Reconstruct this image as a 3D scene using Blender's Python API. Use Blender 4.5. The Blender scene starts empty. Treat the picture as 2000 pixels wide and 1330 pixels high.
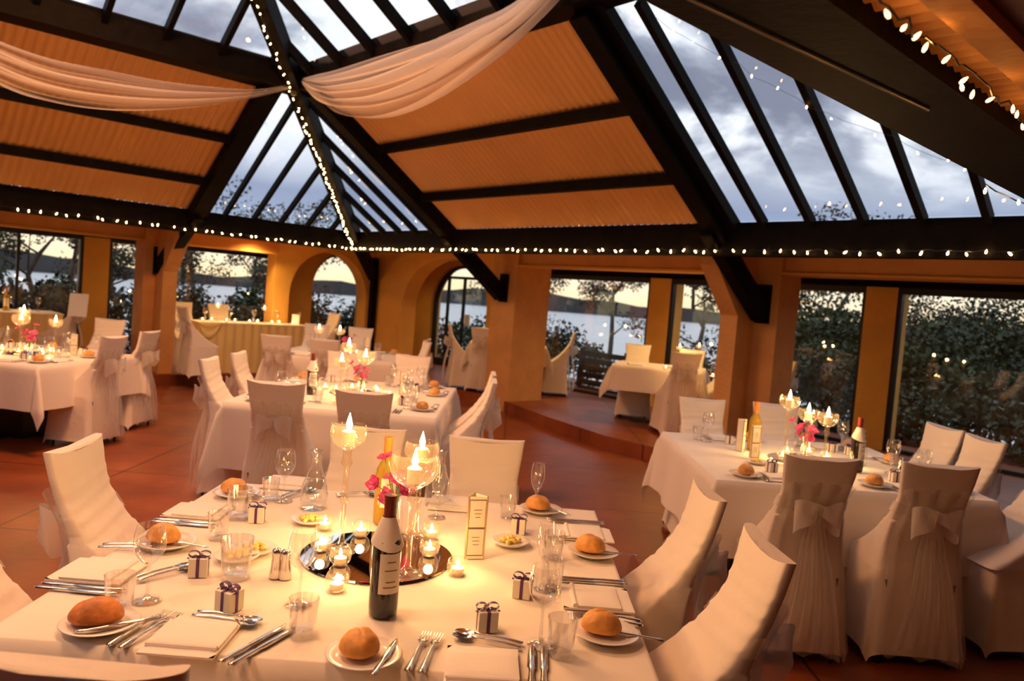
import bpy, math, random
from math import sin, cos, pi, hypot, atan2, exp, sqrt
from mathutils import Vector, Matrix
random.seed(7)
rnd = random.random
uni = random.uniform

# ------------------------------------------------------------------ camera
EYE = 1.6
FPX, PITCH, ROLL = 1492.2, .0529, .0786
sc = bpy.context.scene
col = sc.collection
_f = Vector((0, cos(PITCH), -sin(PITCH)))
_r0 = Vector((1, 0, 0)); _u0 = _r0.cross(_f)
_R = cos(ROLL) * _r0 + sin(ROLL) * _u0
_U = -sin(ROLL) * _r0 + cos(ROLL) * _u0
cd = bpy.data.cameras.new('camera'); cam = bpy.data.objects.new('camera', cd); col.objects.link(cam)
cam.matrix_world = Matrix(((_R.x, _U.x, -_f.x, 0), (_R.y, _U.y, -_f.y, 0), (_R.z, _U.z, -_f.z, EYE), (0, 0, 0, 1)))
cd.sensor_width = 36; cd.lens = 36 * FPX / 2000; cd.clip_end = 3000; cd.clip_start = .05
cd.dof.use_dof = True; cd.dof.focus_distance = 2.35; cd.dof.aperture_fstop = 3.5
sc.camera = cam

# ------------------------------------------------------------------ colour management and sky
sc.view_settings.view_transform = 'Standard'; sc.view_settings.look = 'None'
sc.view_settings.gamma = 1; sc.view_settings.use_curve_mapping = False
sc.view_settings.exposure = 0.35
sc.cycles.max_bounces = 10; sc.cycles.transparent_max_bounces = 24
sc.cycles.glossy_bounces = 4; sc.cycles.transmission_bounces = 6; sc.cycles.diffuse_bounces = 4
sc.cycles.caustics_reflective = False; sc.cycles.caustics_refractive = False
sc.cycles.sample_clamp_indirect = 4.0
sc.cycles.use_denoising = True


def nodes_of(idb):
    idb.use_nodes = True
    nt = idb.node_tree
    nt.nodes.clear()
    return nt, nt.nodes, nt.links


def ramp(ns, pts, interp='LINEAR'):
    r = ns.new('ShaderNodeValToRGB'); cr = r.color_ramp; cr.interpolation = interp
    while len(cr.elements) < len(pts): cr.elements.new(.5)
    for e, (p, c) in zip(cr.elements, pts):
        e.position = p; e.color = (*c, 1)
    return r


world = bpy.data.worlds.new('dusk_sky'); sc.world = world
nt, ns, ls = nodes_of(world)
tc = ns.new('ShaderNodeTexCoord'); sx = ns.new('ShaderNodeSeparateXYZ'); ls.new(tc.outputs['Generated'], sx.inputs[0])
# elevation colours: warm glow at the horizon, a blue grey bank of cloud, broken white cloud above
mr = ns.new('ShaderNodeMapRange'); mr.inputs['From Min'].default_value = -.02; mr.inputs['From Max'].default_value = .5
nz0 = ns.new('ShaderNodeTexNoise'); nz0.inputs['Scale'].default_value = 3.0; nz0.inputs['Detail'].default_value = 3
ls.new(tc.outputs['Generated'], nz0.inputs['Vector'])
m0 = ns.new('ShaderNodeMath'); m0.operation = 'MULTIPLY_ADD'; m0.inputs[1].default_value = .05; ls.new(nz0.outputs['Fac'], m0.inputs[0]); ls.new(sx.outputs['Z'], m0.inputs[2])
ls.new(m0.outputs[0], mr.inputs['Value'])
el = ramp(ns, [(0, (1.1, .74, .34)), (.09, (1.3, 1.0, .58)), (.17, (1.3, 1.1, .85)), (.25, (.42, .50, .66)), (.33, (.36, .43, .60)), (.42, (.62, .68, .8)), (1, (.5, .57, .72))])
ls.new(mr.outputs[0], el.inputs[0])
mp = ns.new('ShaderNodeMapping'); mp.inputs['Scale'].default_value = (1.2, 1.2, 2.4); mp.inputs['Location'].default_value = (3.1, 1.7, .4)
ls.new(tc.outputs['Generated'], mp.inputs[0])
nz = ns.new('ShaderNodeTexNoise'); nz.inputs['Scale'].default_value = 3.3; nz.inputs['Detail'].default_value = 8; nz.inputs['Roughness'].default_value = .55
nz.inputs['Distortion'].default_value = .35
ls.new(mp.outputs[0], nz.inputs['Vector'])
cl = ramp(ns, [(.0, (.20, .23, .31)), (.40, (.27, .30, .39)), (.47, (.48, .52, .62)), (.53, (1.1, 1.12, 1.15)), (1, (1.4, 1.4, 1.4))])
ls.new(nz.outputs['Fac'], cl.inputs[0])
up = ns.new('ShaderNodeMapRange'); up.inputs['From Min'].default_value = .15; up.inputs['From Max'].default_value = .24
ls.new(m0.outputs[0], up.inputs['Value'])
mx = ns.new('ShaderNodeMix'); mx.data_type = 'RGBA'
ls.new(up.outputs[0], mx.inputs[0]); ls.new(el.outputs[0], mx.inputs[6]); ls.new(cl.outputs[0], mx.inputs[7])
# ground side of the sphere
bl = ns.new('ShaderNodeMapRange'); bl.inputs['From Min'].default_value = -.03; bl.inputs['From Max'].default_value = -.005
ls.new(sx.outputs['Z'], bl.inputs['Value'])
mx2 = ns.new('ShaderNodeMix'); mx2.data_type = 'RGBA'; mx2.inputs[6].default_value = (.03, .04, .05, 1)
ls.new(bl.outputs[0], mx2.inputs[0]); ls.new(mx.outputs[2], mx2.inputs[7])
bg = ns.new('ShaderNodeBackground'); bg.inputs['Strength'].default_value = .9; wo = ns.new('ShaderNodeOutputWorld')
ls.new(mx2.outputs[2], bg.inputs[0]); ls.new(bg.outputs[0], wo.inputs[0])

# ------------------------------------------------------------------ frames of reference
A0 = Vector((-2.599, 12.092, 0))                 # corner of the roof's eaves on the floor
UU = Vector((.67808, -.73499, 0)); VV = Vector((.73499, .67808, 0))
YAW = atan2(UU.y, UU.x)


def W(i, j, z=0.0):
    return A0 + i * UU + j * VV + Vector((0, 0, z))


def at(px, py, z):
    """the point at height z that the photograph shows at (px, py)"""
    d = _f + (px - 1000) / FPX * _R - (py - 665) / FPX * _U
    t = (z - EYE) / d.z
    return Vector((0, 0, EYE)) + t * d


# ------------------------------------------------------------------ lamps of the room, and added fill lights
WARM = (1.0, .50, .20)


def lamp(name, kind, loc, power, color=WARM, size=.1, rot=None, **kw):
    d = bpy.data.lights.new(name, kind); d.energy = power; d.color = color
    if kind == 'AREA': d.size = size; d.shape = 'DISK'
    else: d.shadow_soft_size = size
    for k, v in kw.items(): setattr(d, k, v)
    o = bpy.data.objects.new(name, d); o.location = loc; col.objects.link(o)
    if rot is not None: o.rotation_euler = rot
    return o


def aim(o, target):
    d = Vector(target) - o.location
    o.rotation_euler = d.to_track_quat('-Z', 'Y').to_euler()


SP = 9.08; SI = 9.72; NN = 1.99; HE = 2.485; SL = .671; AA = 2.484; LL = 4.11
lamp('peak_fill', 'AREA', W(SP / 2, -SP / 2, 4.9), 190, (1, .41, .13), 1.3)  # warm overhead fill added to brighten the whole room, no fixture modelled
for k, (i, j) in enumerate(((3.2, .12), (4.6, .12), (6.0, .12), (-.12, -3.2), (-.12, -4.6), (-.12, -6.0))):
    o = lamp('beam_uplight', 'SPOT', W(i, j, 2.5), 62 if j > 0 else 40, (1, .46, .11), .08, spot_size=2.6, spot_blend=1.0)
    aim(o, W(i if j > 0 else 2.2, -2.2 if j > 0 else j, 3.2))
for p, pw in (((1.6, 2.0), 9), ((-1.9, 1.6), 16), ((-.6, 1.9), 10)):
    lamp('table_fill', 'AREA', (p[0], p[1], 2.36), pw * .95, (1, .48, .21), .3)  # unseen area lights added above to brighten the nearer tables
for i, j, pw in ((5.0, 1.7, 52), (8.2, 1.6, 10), (1.7, 2.2, 46), (-.3, 2.0, 14), (-2.2, 1.9, 16), (-.85, -1.2, 40), (-2.2, -1.8, 20), (-1.9, -5.0, 40)):
    lamp('aisle_downlight', 'SPOT', W(i, j, 2.2), pw, (1, .60, .20), .06, (0, 0, 0), spot_size=2.7, spot_blend=.8)

# ------------------------------------------------------------------ materials
MATS = {}


def bsdf(name, color, rough=.6, metal=0, bump=0, bscale=40, vary=0, vscale=5, sheen=0, spec=.5, coat=0, trans=0, sss=0):
    m = bpy.data.materials.new(name); MATS[name] = m
    nt, ns, ls = nodes_of(m)
    b = ns.new('ShaderNodeBsdfPrincipled'); o = ns.new('ShaderNodeOutputMaterial'); ls.new(b.outputs[0], o.inputs[0])
    b.inputs['Base Color'].default_value = (*color, 1); b.inputs['Roughness'].default_value = rough
    b.inputs['Metallic'].default_value = metal; b.inputs['Specular IOR Level'].default_value = spec
    b.inputs['Coat Weight'].default_value = coat
    b.inputs['Sheen Weight'].default_value = sheen
    if trans: b.inputs['Transmission Weight'].default_value = trans
    if sss:
        b.inputs['Subsurface Weight'].default_value = sss; b.inputs['Subsurface Radius'].default_value = (.02, .01, .005)
        b.inputs['Subsurface Scale'].default_value = .5
    if vary or bump:
        t = ns.new('ShaderNodeTexCoord')
    if vary:
        n = ns.new('ShaderNodeTexNoise'); n.inputs['Scale'].default_value = vscale; n.inputs['Detail'].default_value = 5
        ls.new(t.outputs['Object'], n.inputs['Vector'])
        r = ramp(ns, [(.3, tuple(c * (1 - vary) for c in color)), (.7, tuple(min(1, c * (1 + vary)) for c in color))])
        ls.new(n.outputs['Fac'], r.inputs[0]); ls.new(r.outputs[0], b.inputs['Base Color'])
    if bump:
        n2 = ns.new('ShaderNodeTexNoise'); n2.inputs['Scale'].default_value = bscale; n2.inputs['Detail'].default_value = 4
        ls.new(t.outputs['Object'], n2.inputs['Vector'])
        bp = ns.new('ShaderNodeBump'); bp.inputs['Strength'].default_value = bump; bp.inputs['Distance'].default_value = .02
        ls.new(n2.outputs['Fac'], bp.inputs['Height']); ls.new(bp.outputs[0], b.inputs['Normal'])
    return m


def emis(name, color, strength, sample=False):
    m = bpy.data.materials.new(name); nt, ns, ls = nodes_of(m)
    e = ns.new('ShaderNodeEmission'); e.inputs[0].default_value = (*color, 1); e.inputs[1].default_value = strength
    o = ns.new('ShaderNodeOutputMaterial'); ls.new(e.outputs[0], o.inputs[0])
    m.cycles.emission_sampling = 'AUTO' if sample else 'NONE'
    return m


def thin_glass(name, tint=(1, 1, 1), ior=1.5, rough=0.0, extra=0.0):
    m = bpy.data.materials.new(name); nt, ns, ls = nodes_of(m)
    tr = ns.new('ShaderNodeBsdfTransparent'); tr.inputs[0].default_value = (*tint, 1)
    if extra:
        lwn = ns.new('ShaderNodeLayerWeight'); lwn.inputs[0].default_value = .35
        er = ramp(ns, [(.0, tint), (.72, tint), (1, tuple(.38 * c for c in tint))]); ls.new(lwn.outputs['Facing'], er.inputs[0]); ls.new(er.outputs[0], tr.inputs[0])
    g = ns.new('ShaderNodeBsdfGlossy'); g.inputs['Roughness'].default_value = rough; g.inputs[0].default_value = (1, 1, 1, 1)
    fr = ns.new('ShaderNodeFresnel'); ge = ns.new('ShaderNodeNewGeometry'); mri = ns.new('ShaderNodeMapRange')
    mri.inputs['To Min'].default_value = ior; mri.inputs['To Max'].default_value = 1 / ior
    ls.new(ge.outputs['Backfacing'], mri.inputs['Value']); ls.new(mri.outputs[0], fr.inputs[0])
    mixn = ns.new('ShaderNodeMixShader'); o = ns.new('ShaderNodeOutputMaterial')
    if extra:
        a = ns.new('ShaderNodeMath'); a.operation = 'MULTIPLY_ADD'; a.inputs[1].default_value = 1.7; a.inputs[2].default_value = extra; a.use_clamp = True
        ls.new(fr.outputs[0], a.inputs[0]); ls.new(a.outputs[0], mixn.inputs[0])
    else: ls.new(fr.outputs[0], mixn.inputs[0])
    ls.new(tr.outputs[0], mixn.inputs[1]); ls.new(g.outputs[0], mixn.inputs[2]); ls.new(mixn.outputs[0], o.inputs[0])
    return m


def sheer(name, color, alpha=.5, trl=.5):
    m = bpy.data.materials.new(name); nt, ns, ls = nodes_of(m)
    d = ns.new('ShaderNodeBsdfDiffuse'); d.inputs[0].default_value = (*color, 1)
    t = ns.new('ShaderNodeBsdfTranslucent'); t.inputs[0].default_value = (*color, 1)
    x = ns.new('ShaderNodeBsdfTransparent')
    m1 = ns.new('ShaderNodeMixShader'); m1.inputs[0].default_value = trl
    m2 = ns.new('ShaderNodeMixShader'); o = ns.new('ShaderNodeOutputMaterial')
    lw = ns.new('ShaderNodeLayerWeight'); lw.inputs[0].default_value = .5
    a = ns.new('ShaderNodeMath'); a.operation = 'MULTIPLY_ADD'; a.inputs[1].default_value = .6; a.inputs[2].default_value = alpha; a.use_clamp = True
    ls.new(lw.outputs['Facing'], a.inputs[0]); ls.new(a.outputs[0], m2.inputs[0])
    ls.new(d.outputs[0], m1.inputs[1]); ls.new(t.outputs[0], m1.inputs[2]); ls.new(x.outputs[0], m2.inputs[1]); ls.new(m1.outputs[0], m2.inputs[2]); ls.new(m2.outputs[0], o.inputs[0])
    return m


WOOD = bsdf('dark_stained_timber', (.006, .0045, .004), .55, spec=.04, vary=.3, vscale=8, bump=.15, bscale=30)
CORR = bsdf('cream_corrugated_sheet', (.78, .42, .14), .5, vary=.05, vscale=2)
OCHRE = bsdf('ochre_render', (.76, .42, .09), .8, vary=.08, vscale=3, bump=.3, bscale=25)
BRICKISH = bsdf('tan_painted_blockwork', (.66, .34, .11), .75, vary=.10, vscale=4, bump=.3, bscale=25)
SOFFIT = bsdf('brown_soffit_board', (.13, .045, .018), .4, vary=.12, vscale=2)
LINEN = bsdf('white_table_linen', (.85, .76, .66), .85, bump=.12, bscale=14, sheen=.3)
COVER = bsdf('white_stretch_chair_cover', (.84, .74, .63), .75, bump=.15, bscale=18, sheen=.2)
ORG = sheer('white_organza', (.92, .86, .78), .16, .45)
VOILE = sheer('ivory_voile', (.92, .84, .76), .16, .55)
BOWM = sheer('gathered_organza_bow', (.92, .86, .78), .42, .4)
BLACK = bsdf('black_metal', (.01, .01, .01), .4)
STEEL = bsdf('polished_cutlery_steel', (.78, .74, .70), .16, metal=1)
CHINA = bsdf('white_china', (.86, .82, .76), .18, coat=.4)
NAPK = bsdf('white_napkin', (.86, .79, .72), .9, bump=.1, bscale=30, sheen=.2)
CARD = bsdf('cream_card', (.86, .80, .66), .6)
GOLD = bsdf('gold_foil_edge', (.75, .52, .22), .35, metal=1)
INK = bsdf('brown_ink', (.20, .10, .06), .6)
PURPLE = bsdf('purple_satin_ribbon', (.10, .025, .16), .35)
BREAD = bsdf('bread_crust', (.60, .20, .035), .55, vary=.35, vscale=22, bump=.25, bscale=40)
BREAD2 = bsdf('pale_bread_crust', (.78, .36, .08), .55, vary=.28, vscale=22, bump=.25, bscale=40)
BUTTER = bsdf('butter', (.90, .68, .18), .4, bump=.4, bscale=60)
BOTTLE = bsdf('dark_green_bottle_glass', (.012, .010, .006), .06, spec=.8)
WHITEWINE = bsdf('golden_bottle_glass', (.65, .42, .05), .08, trans=.5)
FOIL = bsdf('maroon_capsule', (.20, .02, .015), .35)
FOILO = bsdf('orange_capsule', (.75, .22, .03), .35)
WAX = bsdf('white_candle_wax', (.95, .88, .72), .5, sss=.2)
GLASS = thin_glass('clear_glassware', (.97, .97, .97), 1.5, .05, .09)
BOWLG = thin_glass('candle_bowl_glass', (.98, .93, .84), 1.45, .06, .04)
# the candle bowls are faintly frosted, so they take up some of their own candle light
_nt = BOWLG.node_tree; _out = [n for n in _nt.nodes if n.type == 'OUTPUT_MATERIAL'][0]; _src = _out.inputs[0].links[0].from_socket
_tl = _nt.nodes.new('ShaderNodeBsdfTranslucent'); _tl.inputs[0].default_value = (1, .85, .6, 1); _mx = _nt.nodes.new('ShaderNodeMixShader'); _mx.inputs[0].default_value = .035
_nt.links.new(_src, _mx.inputs[1]); _nt.links.new(_tl.outputs[0], _mx.inputs[2]); _nt.links.new(_mx.outputs[0], _out.inputs[0])
WATER = thin_glass('clear_water', (.96, .98, .98), 1.2, 0, .0)
PANE = thin_glass('window_glass', (.96, .97, .96), 1.5)
ROOFGL = thin_glass('roof_glass', (.93, .95, .97), 1.45)
FLAME = emis('candle_flame', (1, .66, .28), 38)
GLOW = emis('fairy_bulb', (1, .56, .20), 30)
GLOWN = emis('near_fairy_bulb', (1, .60, .26), 3.2)
MIRROR = bsdf('mirror_glass', (.9, .9, .9), .02, metal=1)
ORCHID = bsdf('magenta_orchid_petals', (.50, .04, .20), .5, vary=.3, vscale=30)
STEM = bsdf('green_stem', (.12, .22, .05), .5)
LEAFD = bsdf('dark_garden_leaves', (.012, .028, .010), .55, vary=.5, vscale=1.5)
LEAFL = bsdf('light_garden_leaves', (.035, .062, .016), .5, vary=.4, vscale=1.5)
GUM = bsdf('gum_tree_leaves', (.045, .055, .03), .6, vary=.4, vscale=2)
BARK = bsdf('grey_tree_bark', (.11, .085, .07), .8, vary=.3, vscale=4)
LAKE = bsdf('lake_water', (.62, .66, .72), .3, spec=1.0, bump=.25, bscale=.6)
HILL = bsdf('wooded_hill', (.05, .05, .055), .9, vary=.3, vscale=.05)
SOIL = bsdf('garden_soil', (.03, .03, .015), .9, vary=.3, vscale=2)
GREY = bsdf('grey_metal', (.25, .24, .23), .35, metal=.8)
PAPER = bsdf('white_paper', (.85, .85, .82), .7)
YELLOWCL = bsdf('pale_gold_satin', (.80, .62, .26), .4)

# floor: reddish sealed terracotta with saw-cut joints
FLOOR = bpy.data.materials.new('sealed_terracotta_floor'); nt, ns, ls = nodes_of(FLOOR)
t = ns.new('ShaderNodeTexCoord'); n = ns.new('ShaderNodeTexNoise'); n.inputs['Scale'].default_value = 1.4; n.inputs['Detail'].default_value = 8; n.inputs['Roughness'].default_value = .6
ls.new(t.outputs['Object'], n.inputs['Vector'])
r = ramp(ns, [(.3, (.17, .036, .010)), (.55, (.28, .066, .017)), (.75, (.37, .105, .032))]); ls.new(n.outputs['Fac'], r.inputs[0])
bk = ns.new('ShaderNodeTexBrick'); bk.inputs['Scale'].default_value = 1; bk.offset = 0; bk.inputs['Brick Width'].default_value = 1.5; bk.inputs['Row Height'].default_value = 1.5
bk.inputs['Mortar Size'].default_value = .008; bk.inputs['Color1'].default_value = (1, 1, 1, 1); bk.inputs['Color2'].default_value = (.86, .86, .86, 1); bk.inputs['Mortar'].default_value = (.25, .2, .2, 1)
ls.new(t.outputs['Object'], bk.inputs['Vector'])
mm = ns.new('ShaderNodeMix'); mm.data_type = 'RGBA'; mm.blend_type = 'MULTIPLY'; mm.inputs[0].default_value = 1
ls.new(r.outputs[0], mm.inputs[6]); ls.new(bk.outputs['Color'], mm.inputs[7])
b = ns.new('ShaderNodeBsdfPrincipled'); b.inputs['Roughness'].default_value = .38; ls.new(mm.outputs[2], b.inputs['Base Color'])
bp = ns.new('ShaderNodeBump'); bp.inputs['Strength'].default_value = .15; bp.inputs['Distance'].default_value = .02
n2 = ns.new('ShaderNodeTexNoise'); n2.inputs['Scale'].default_value = 9; ls.new(t.outputs['Object'], n2.inputs['Vector']); ls.new(n2.outputs['Fac'], bp.inputs['Height']); ls.new(bp.outputs[0], b.inputs['Normal'])
o = ns.new('ShaderNodeOutputMaterial'); ls.new(b.outputs[0], o.inputs[0])


# ------------------------------------------------------------------ mesh helpers
class MB:
    """collects vertices and faces, then links them as ONE mesh object"""
    def __init__(s): s.v = []; s.f = []; s.m = []; s.cur = 0
    def add(s, vs, fs):
        k = len(s.v); s.v += [tuple(p) for p in vs]; s.f += [tuple(a + k for a in f) for f in fs]; s.m += [s.cur] * len(fs); return s
    def box(s, x0, x1, y0, y1, z0, z1, fr=None):
        P = [(x, y, z) for z in (z0, z1) for (x, y) in ((x0, y0), (x1, y0), (x1, y1), (x0, y1))]
        if fr: P = [fr(*p) for p in P]
        return s.add(P, [(0, 3, 2, 1), (4, 5, 6, 7), (0, 1, 5, 4), (1, 2, 6, 5), (2, 3, 7, 6), (3, 0, 4, 7)])
    def beam(s, a, b, w, h, upv=(0, 0, 1), drop=0):
        """a rectangular bar from a to b, w wide, h deep; drop moves it down along its own up axis"""
        a = Vector(a); b = Vector(b); d = (b - a).normalized(); sd = d.cross(Vector(upv)).normalized(); u2 = sd.cross(d).normalized()
        P = []
        for q in (a, b):
            for (x, y) in ((-1, -1), (1, -1), (1, 1), (-1, 1)):
                P.append(q + sd * x * w / 2 + u2 * (y * h / 2 - drop))
        return s.add(P, [(0, 1, 2, 3), (7, 6, 5, 4), (0, 4, 5, 1), (1, 5, 6, 2), (2, 6, 7, 3), (3, 7, 4, 0)])
    def lathe(s, prof, n=24, c=(0, 0, 0), close=False, sq=1.0):
        k = []
        for (r, z) in prof:
            for q in range(n):
                a = 2 * pi * q / n; k.append((c[0] + r * cos(a), c[1] + r * sin(a) * sq, c[2] + z))
        F = []
        for i in range(len(prof) - 1):
            for q in range(n):
                q2 = (q + 1) % n; F.append((i * n + q, i * n + q2, (i + 1) * n + q2, (i + 1) * n + q))
        if close:
            F.append(tuple(range(n - 1, -1, -1))); F.append(tuple((len(prof) - 1) * n + q for q in range(n)))
        return s.add(k, F)
    def tube(s, pts, r, n=8, cap=True):
        pts = [Vector(p) for p in pts]; rr = r if isinstance(r, (list, tuple)) else [r] * len(pts)
        k = []; prev = None
        for i, p in enumerate(pts):
            d = (pts[min(i + 1, len(pts) - 1)] - pts[max(i - 1, 0)]).normalized()
            ref = Vector((0, 0, 1)) if abs(d.z) < .9 else Vector((1, 0, 0))
            a = d.cross(ref).normalized() if prev is None else (prev - d * prev.dot(d)).normalized(); prev = a
            b = d.cross(a)
            for q in range(n):
                t = 2 * pi * q / n; k.append(p + (a * cos(t) + b * sin(t)) * rr[i])
        F = []
        for i in range(len(pts) - 1):
            for q in range(n):
                q2 = (q + 1) % n; F.append((i * n + q, i * n + q2, (i + 1) * n + q2, (i + 1) * n + q))
        if cap: F.append(tuple(range(n - 1, -1, -1))); F.append(tuple((len(pts) - 1) * n + q for q in range(n)))
        return s.add(k, F)
    def grid(s, nu, nv, fn, wrap=False):
        P = [fn(i / (nu - (0 if wrap else 1)), j / (nv - 1)) for j in range(nv) for i in range(nu)]
        F = []
        for j in range(nv - 1):
            for i in range(nu if wrap else nu - 1):
                i2 = (i + 1) % nu; F.append((j * nu + i, j * nu + i2, (j + 1) * nu + i2, (j + 1) * nu + i))
        return s.add(P, F)
    def prism(s, pts, off):
        """polygon pts extruded by off"""
        n = len(pts); off = Vector(off)
        P = [Vector(p) for p in pts] + [Vector(p) + off for p in pts]
        F = [tuple(range(n - 1, -1, -1)), tuple(range(n, 2 * n))] + [(i, (i + 1) % n, n + (i + 1) % n, n + i) for i in range(n)]
        return s.add(P, F)
    def build(s, name, mats, parent=None, smooth=False, loc=None, rot=None, fix=True):
        me = bpy.data.meshes.new(name); me.from_pydata(s.v, [], s.f)
        for m in (mats if isinstance(mats, (list, tuple)) else [mats]): me.materials.append(m)
        if any(s.m): me.polygons.foreach_set('material_index', s.m)
        if smooth: me.polygons.foreach_set('use_smooth', [True] * len(me.polygons))
        me.update()
        if fix:
            import bmesh
            bm = bmesh.new(); bm.from_mesh(me); bmesh.ops.recalc_face_normals(bm, faces=bm.faces); bm.to_mesh(me); bm.free()
        if smooth == 'auto':
            try: me.set_sharp_from_angle(angle=.7)
            except Exception: pass
        o = bpy.data.objects.new(name, me); col.objects.link(o)
        if loc is not None: o.location = loc
        if rot is not None: o.rotation_euler = (0, 0, rot)
        if parent: o.parent = parent
        return o


def tag(o, label=None, cat=None, group=None, kind=None):
    if label: o['label'] = label
    if cat: o['category'] = cat
    if group: o['group'] = group
    if kind: o['kind'] = kind
    return o


def thing(name, loc=(0, 0, 0), rz=0, label=None, cat=None, group=None, kind=None):
    o = bpy.data.objects.new(name, None); o.empty_display_size = .1; o.location = loc; o.rotation_euler = (0, 0, rz); col.objects.link(o)
    return tag(o, label, cat, group, kind)


def struct(mb, name, mat, parent=None, **k):
    o = mb.build(name, mat, parent, **k)
    if not parent: o['kind'] = 'structure'
    return o


KIDS = {}


def kids(o):
    return [c for c in bpy.data.objects if c.parent == o]


class Proto:
    """one built thing; the first placement moves it, later ones copy it with its parts and sub-parts"""
    def __init__(s, root):
        s.root = root; s.tree = [(c, [(g, []) for g in kids(c)]) for c in kids(root)]; s.used = False
    def put(s, loc, rz=0, label=None, cat=None, group=None, scale=None):
        if not s.used:
            r = s.root; s.used = True
        else:
            r = s.root.copy(); col.objects.link(r)
            for c, gs in s.tree:
                c2 = c.copy(); c2.parent = r; col.objects.link(c2)
                for g, _ in gs:
                    g2 = g.copy(); g2.parent = c2; col.objects.link(g2)
        r.location = loc; r.rotation_euler = (0, 0, rz)
        if scale: r.scale = (scale, scale, scale)
        return tag(r, label, cat, group)


# ================================================================== THE BUILDING
# floor and raised aisle
m = MB(); m.box(-8, 16, -18, 6, -.12, 0, fr=lambda i, j, z: W(i, j, z)); struct(m, 'floor', FLOOR)
PLAT = .155
inner = [(-.62, -14), (-.62, 1.10), (2.25, 1.10), (2.82, 1.0), (3.82, .67), (5.1, .36), (9.9, .34)]
m = MB()
for q in range(len(inner) - 1):
    (a, b), (c, d) = inner[q], inner[q + 1]
    if q == 0: out = [(-3.9, -14), (-3.9, 1.10)]
    elif q == 1: out = [(-3.9, 1.10), (-3.9, 3.9), (2.25, 3.9)]
    else: out = [(a, 3.9), (c, 3.9)]
    pts = [W(a, b, 0), *[W(x, y, 0) for x, y in out], W(c, d, 0)]
    m.prism(pts, (0, 0, PLAT))
# nosing of the step
struct(m, 'floor', FLOOR)

# pillars ----------------------------------------------------------
def pillar(i0, i1, j0, j1, z1=2.28, z0=0, mat=BRICKISH):
    m = MB(); m.box(i0, i1, j0, j1, z0, z1, fr=W); return struct(m, 'pillar', mat)
pillar(2.20, 2.72, 1.03, 1.70)                       # centre pillar
p2 = pillar(6.28, 6.70, 1.03, 1.45)                  # right pillar
pillar(-1.45, -1.03, -2.78, -2.38)                   # left pillar
def haunch(fr):
    m = MB(); P = [(.70, 0), (1.03, 0), (1.03, 2.28), (.25, 2.28), (.25, 2.10), (.70, 1.62)]
    m.prism([fr(0, b, c) for b, c in P], fr(1, 0, 0) - fr(0, 0, 0)); return struct(m, 'pillar', BRICKISH)
haunch(lambda t, b, c: W(6.24 + .20 * t, b, c))
haunch(lambda t, b, c: W(-b, -2.62 + .20 * t, c))

# arcades near the corner --------------------------------------------
def arch_wall(fr, s0, s1, h, o0, o1, zs, zc, zb, thick, name, mat=OCHRE):
    """wall along s with one arched opening o0..o1 (spring zs, crown zc, bottom zb)"""
    n = 20; pts = [(o0, zb)] + [((o0 + o1) / 2 - (o1 - o0) / 2 * cos(pi * k / n), zs + (zc - zs) * sin(pi * k / n)) for k in range(n + 1)] + [(o1, zb)]
    m = MB()
    for k in range(1, n + 1):
        (a, za), (b, zb2) = pts[k], pts[k + 1]
        m.prism([fr(a, 0, za), fr(b, 0, zb2), fr(b, 0, h), fr(a, 0, h)], fr(0, thick, 0) - fr(0, 0, 0))
    if o0 > s0: m.box(s0, o0, 0, thick, 0, h, fr=fr)
    if s1 > o1: m.box(o1, s1, 0, thick, 0, h, fr=fr)
    if zb > .2: m.box(o0, o1, 0, thick, 0, zb, fr=fr)
    return struct(m, name, mat), pts
arch_wall(lambda s, t, z: W(s, 1.2 + t, z), -1.5, 2.2, 2.28, -.33, 2.15, 1.35, 2.2, .1, .3, 'wall_right_arcade')
arch_wall(lambda s, t, z: W(-1.2 - t, s, z), -.72, 1.2, 2.28, -.45, 1.02, 1.40, 2.17, .1, .3, 'wall_left_arcade')
# lintel bands between the pillars
m = MB(); m.box(2.72, 12, 1.10, 1.36, 2.10, 2.28, fr=W); struct(m, 'trim_1', BRICKISH)
m = MB(); m.box(-1.36, -1.10, -14, -.72, 2.06, 2.28, fr=W); struct(m, 'trim_2', BRICKISH)
# small ledge of light timber under the lintels
m = MB(); m.box(2.72, 12, 1.04, 1.40, 2.075, 2.10, fr=W); struct(m, 'trim_3', OCHRE)
m = MB(); m.box(-1.40, -1.04, -14, -.72, 2.035, 2.06, fr=W); struct(m, 'trim_4', OCHRE)

# outer walls with windows --------------------------------------------
WN = [0]
def window(fr, s0, s1, z0, z1, bars=(), trans=None, label=None):
    WN[0] += 1
    w = thing(f'window_{WN[0]}', fr(s0, 0, 0), kind='structure'); inv = w.location.copy()
    F = lambda s, t, z: fr(s, t, z) - inv
    m = MB(); t = .045
    m.box(s0, s0 + t, -.03, .05, z0, z1, fr=F); m.box(s1 - t, s1, -.03, .05, z0, z1, fr=F)
    m.box(s0 + t, s1 - t, -.03, .05, z0, z0 + t, fr=F); m.box(s0 + t, s1 - t, -.03, .05, z1 - t * 3, z1, fr=F)
    m.build('window_frame', BLACK, w)
    for b in bars: MB().box(b - .02, b + .02, -.02, .04, z0 + t, z1 - t * 3, fr=F).build('mullion', BLACK, w)
    if trans: MB().box(s0 + t, s1 - t, -.02, .04, trans - .02, trans + .02, fr=F).build('transom', BLACK, w)
    MB().box(s0 + t, s1 - t, .005, .012, z0 + t, z1 - t * 3, fr=F).build('pane', PANE, w)
    return w
FR = lambda s, t, z: W(s, 3.2 + t, z)
FL = lambda s, t, z: W(-3.2 - t, s, z)
HW = 2.16
m = MB(); m.box(.62, 13, -.05, .3, HW, 2.6, fr=FR)
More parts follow.
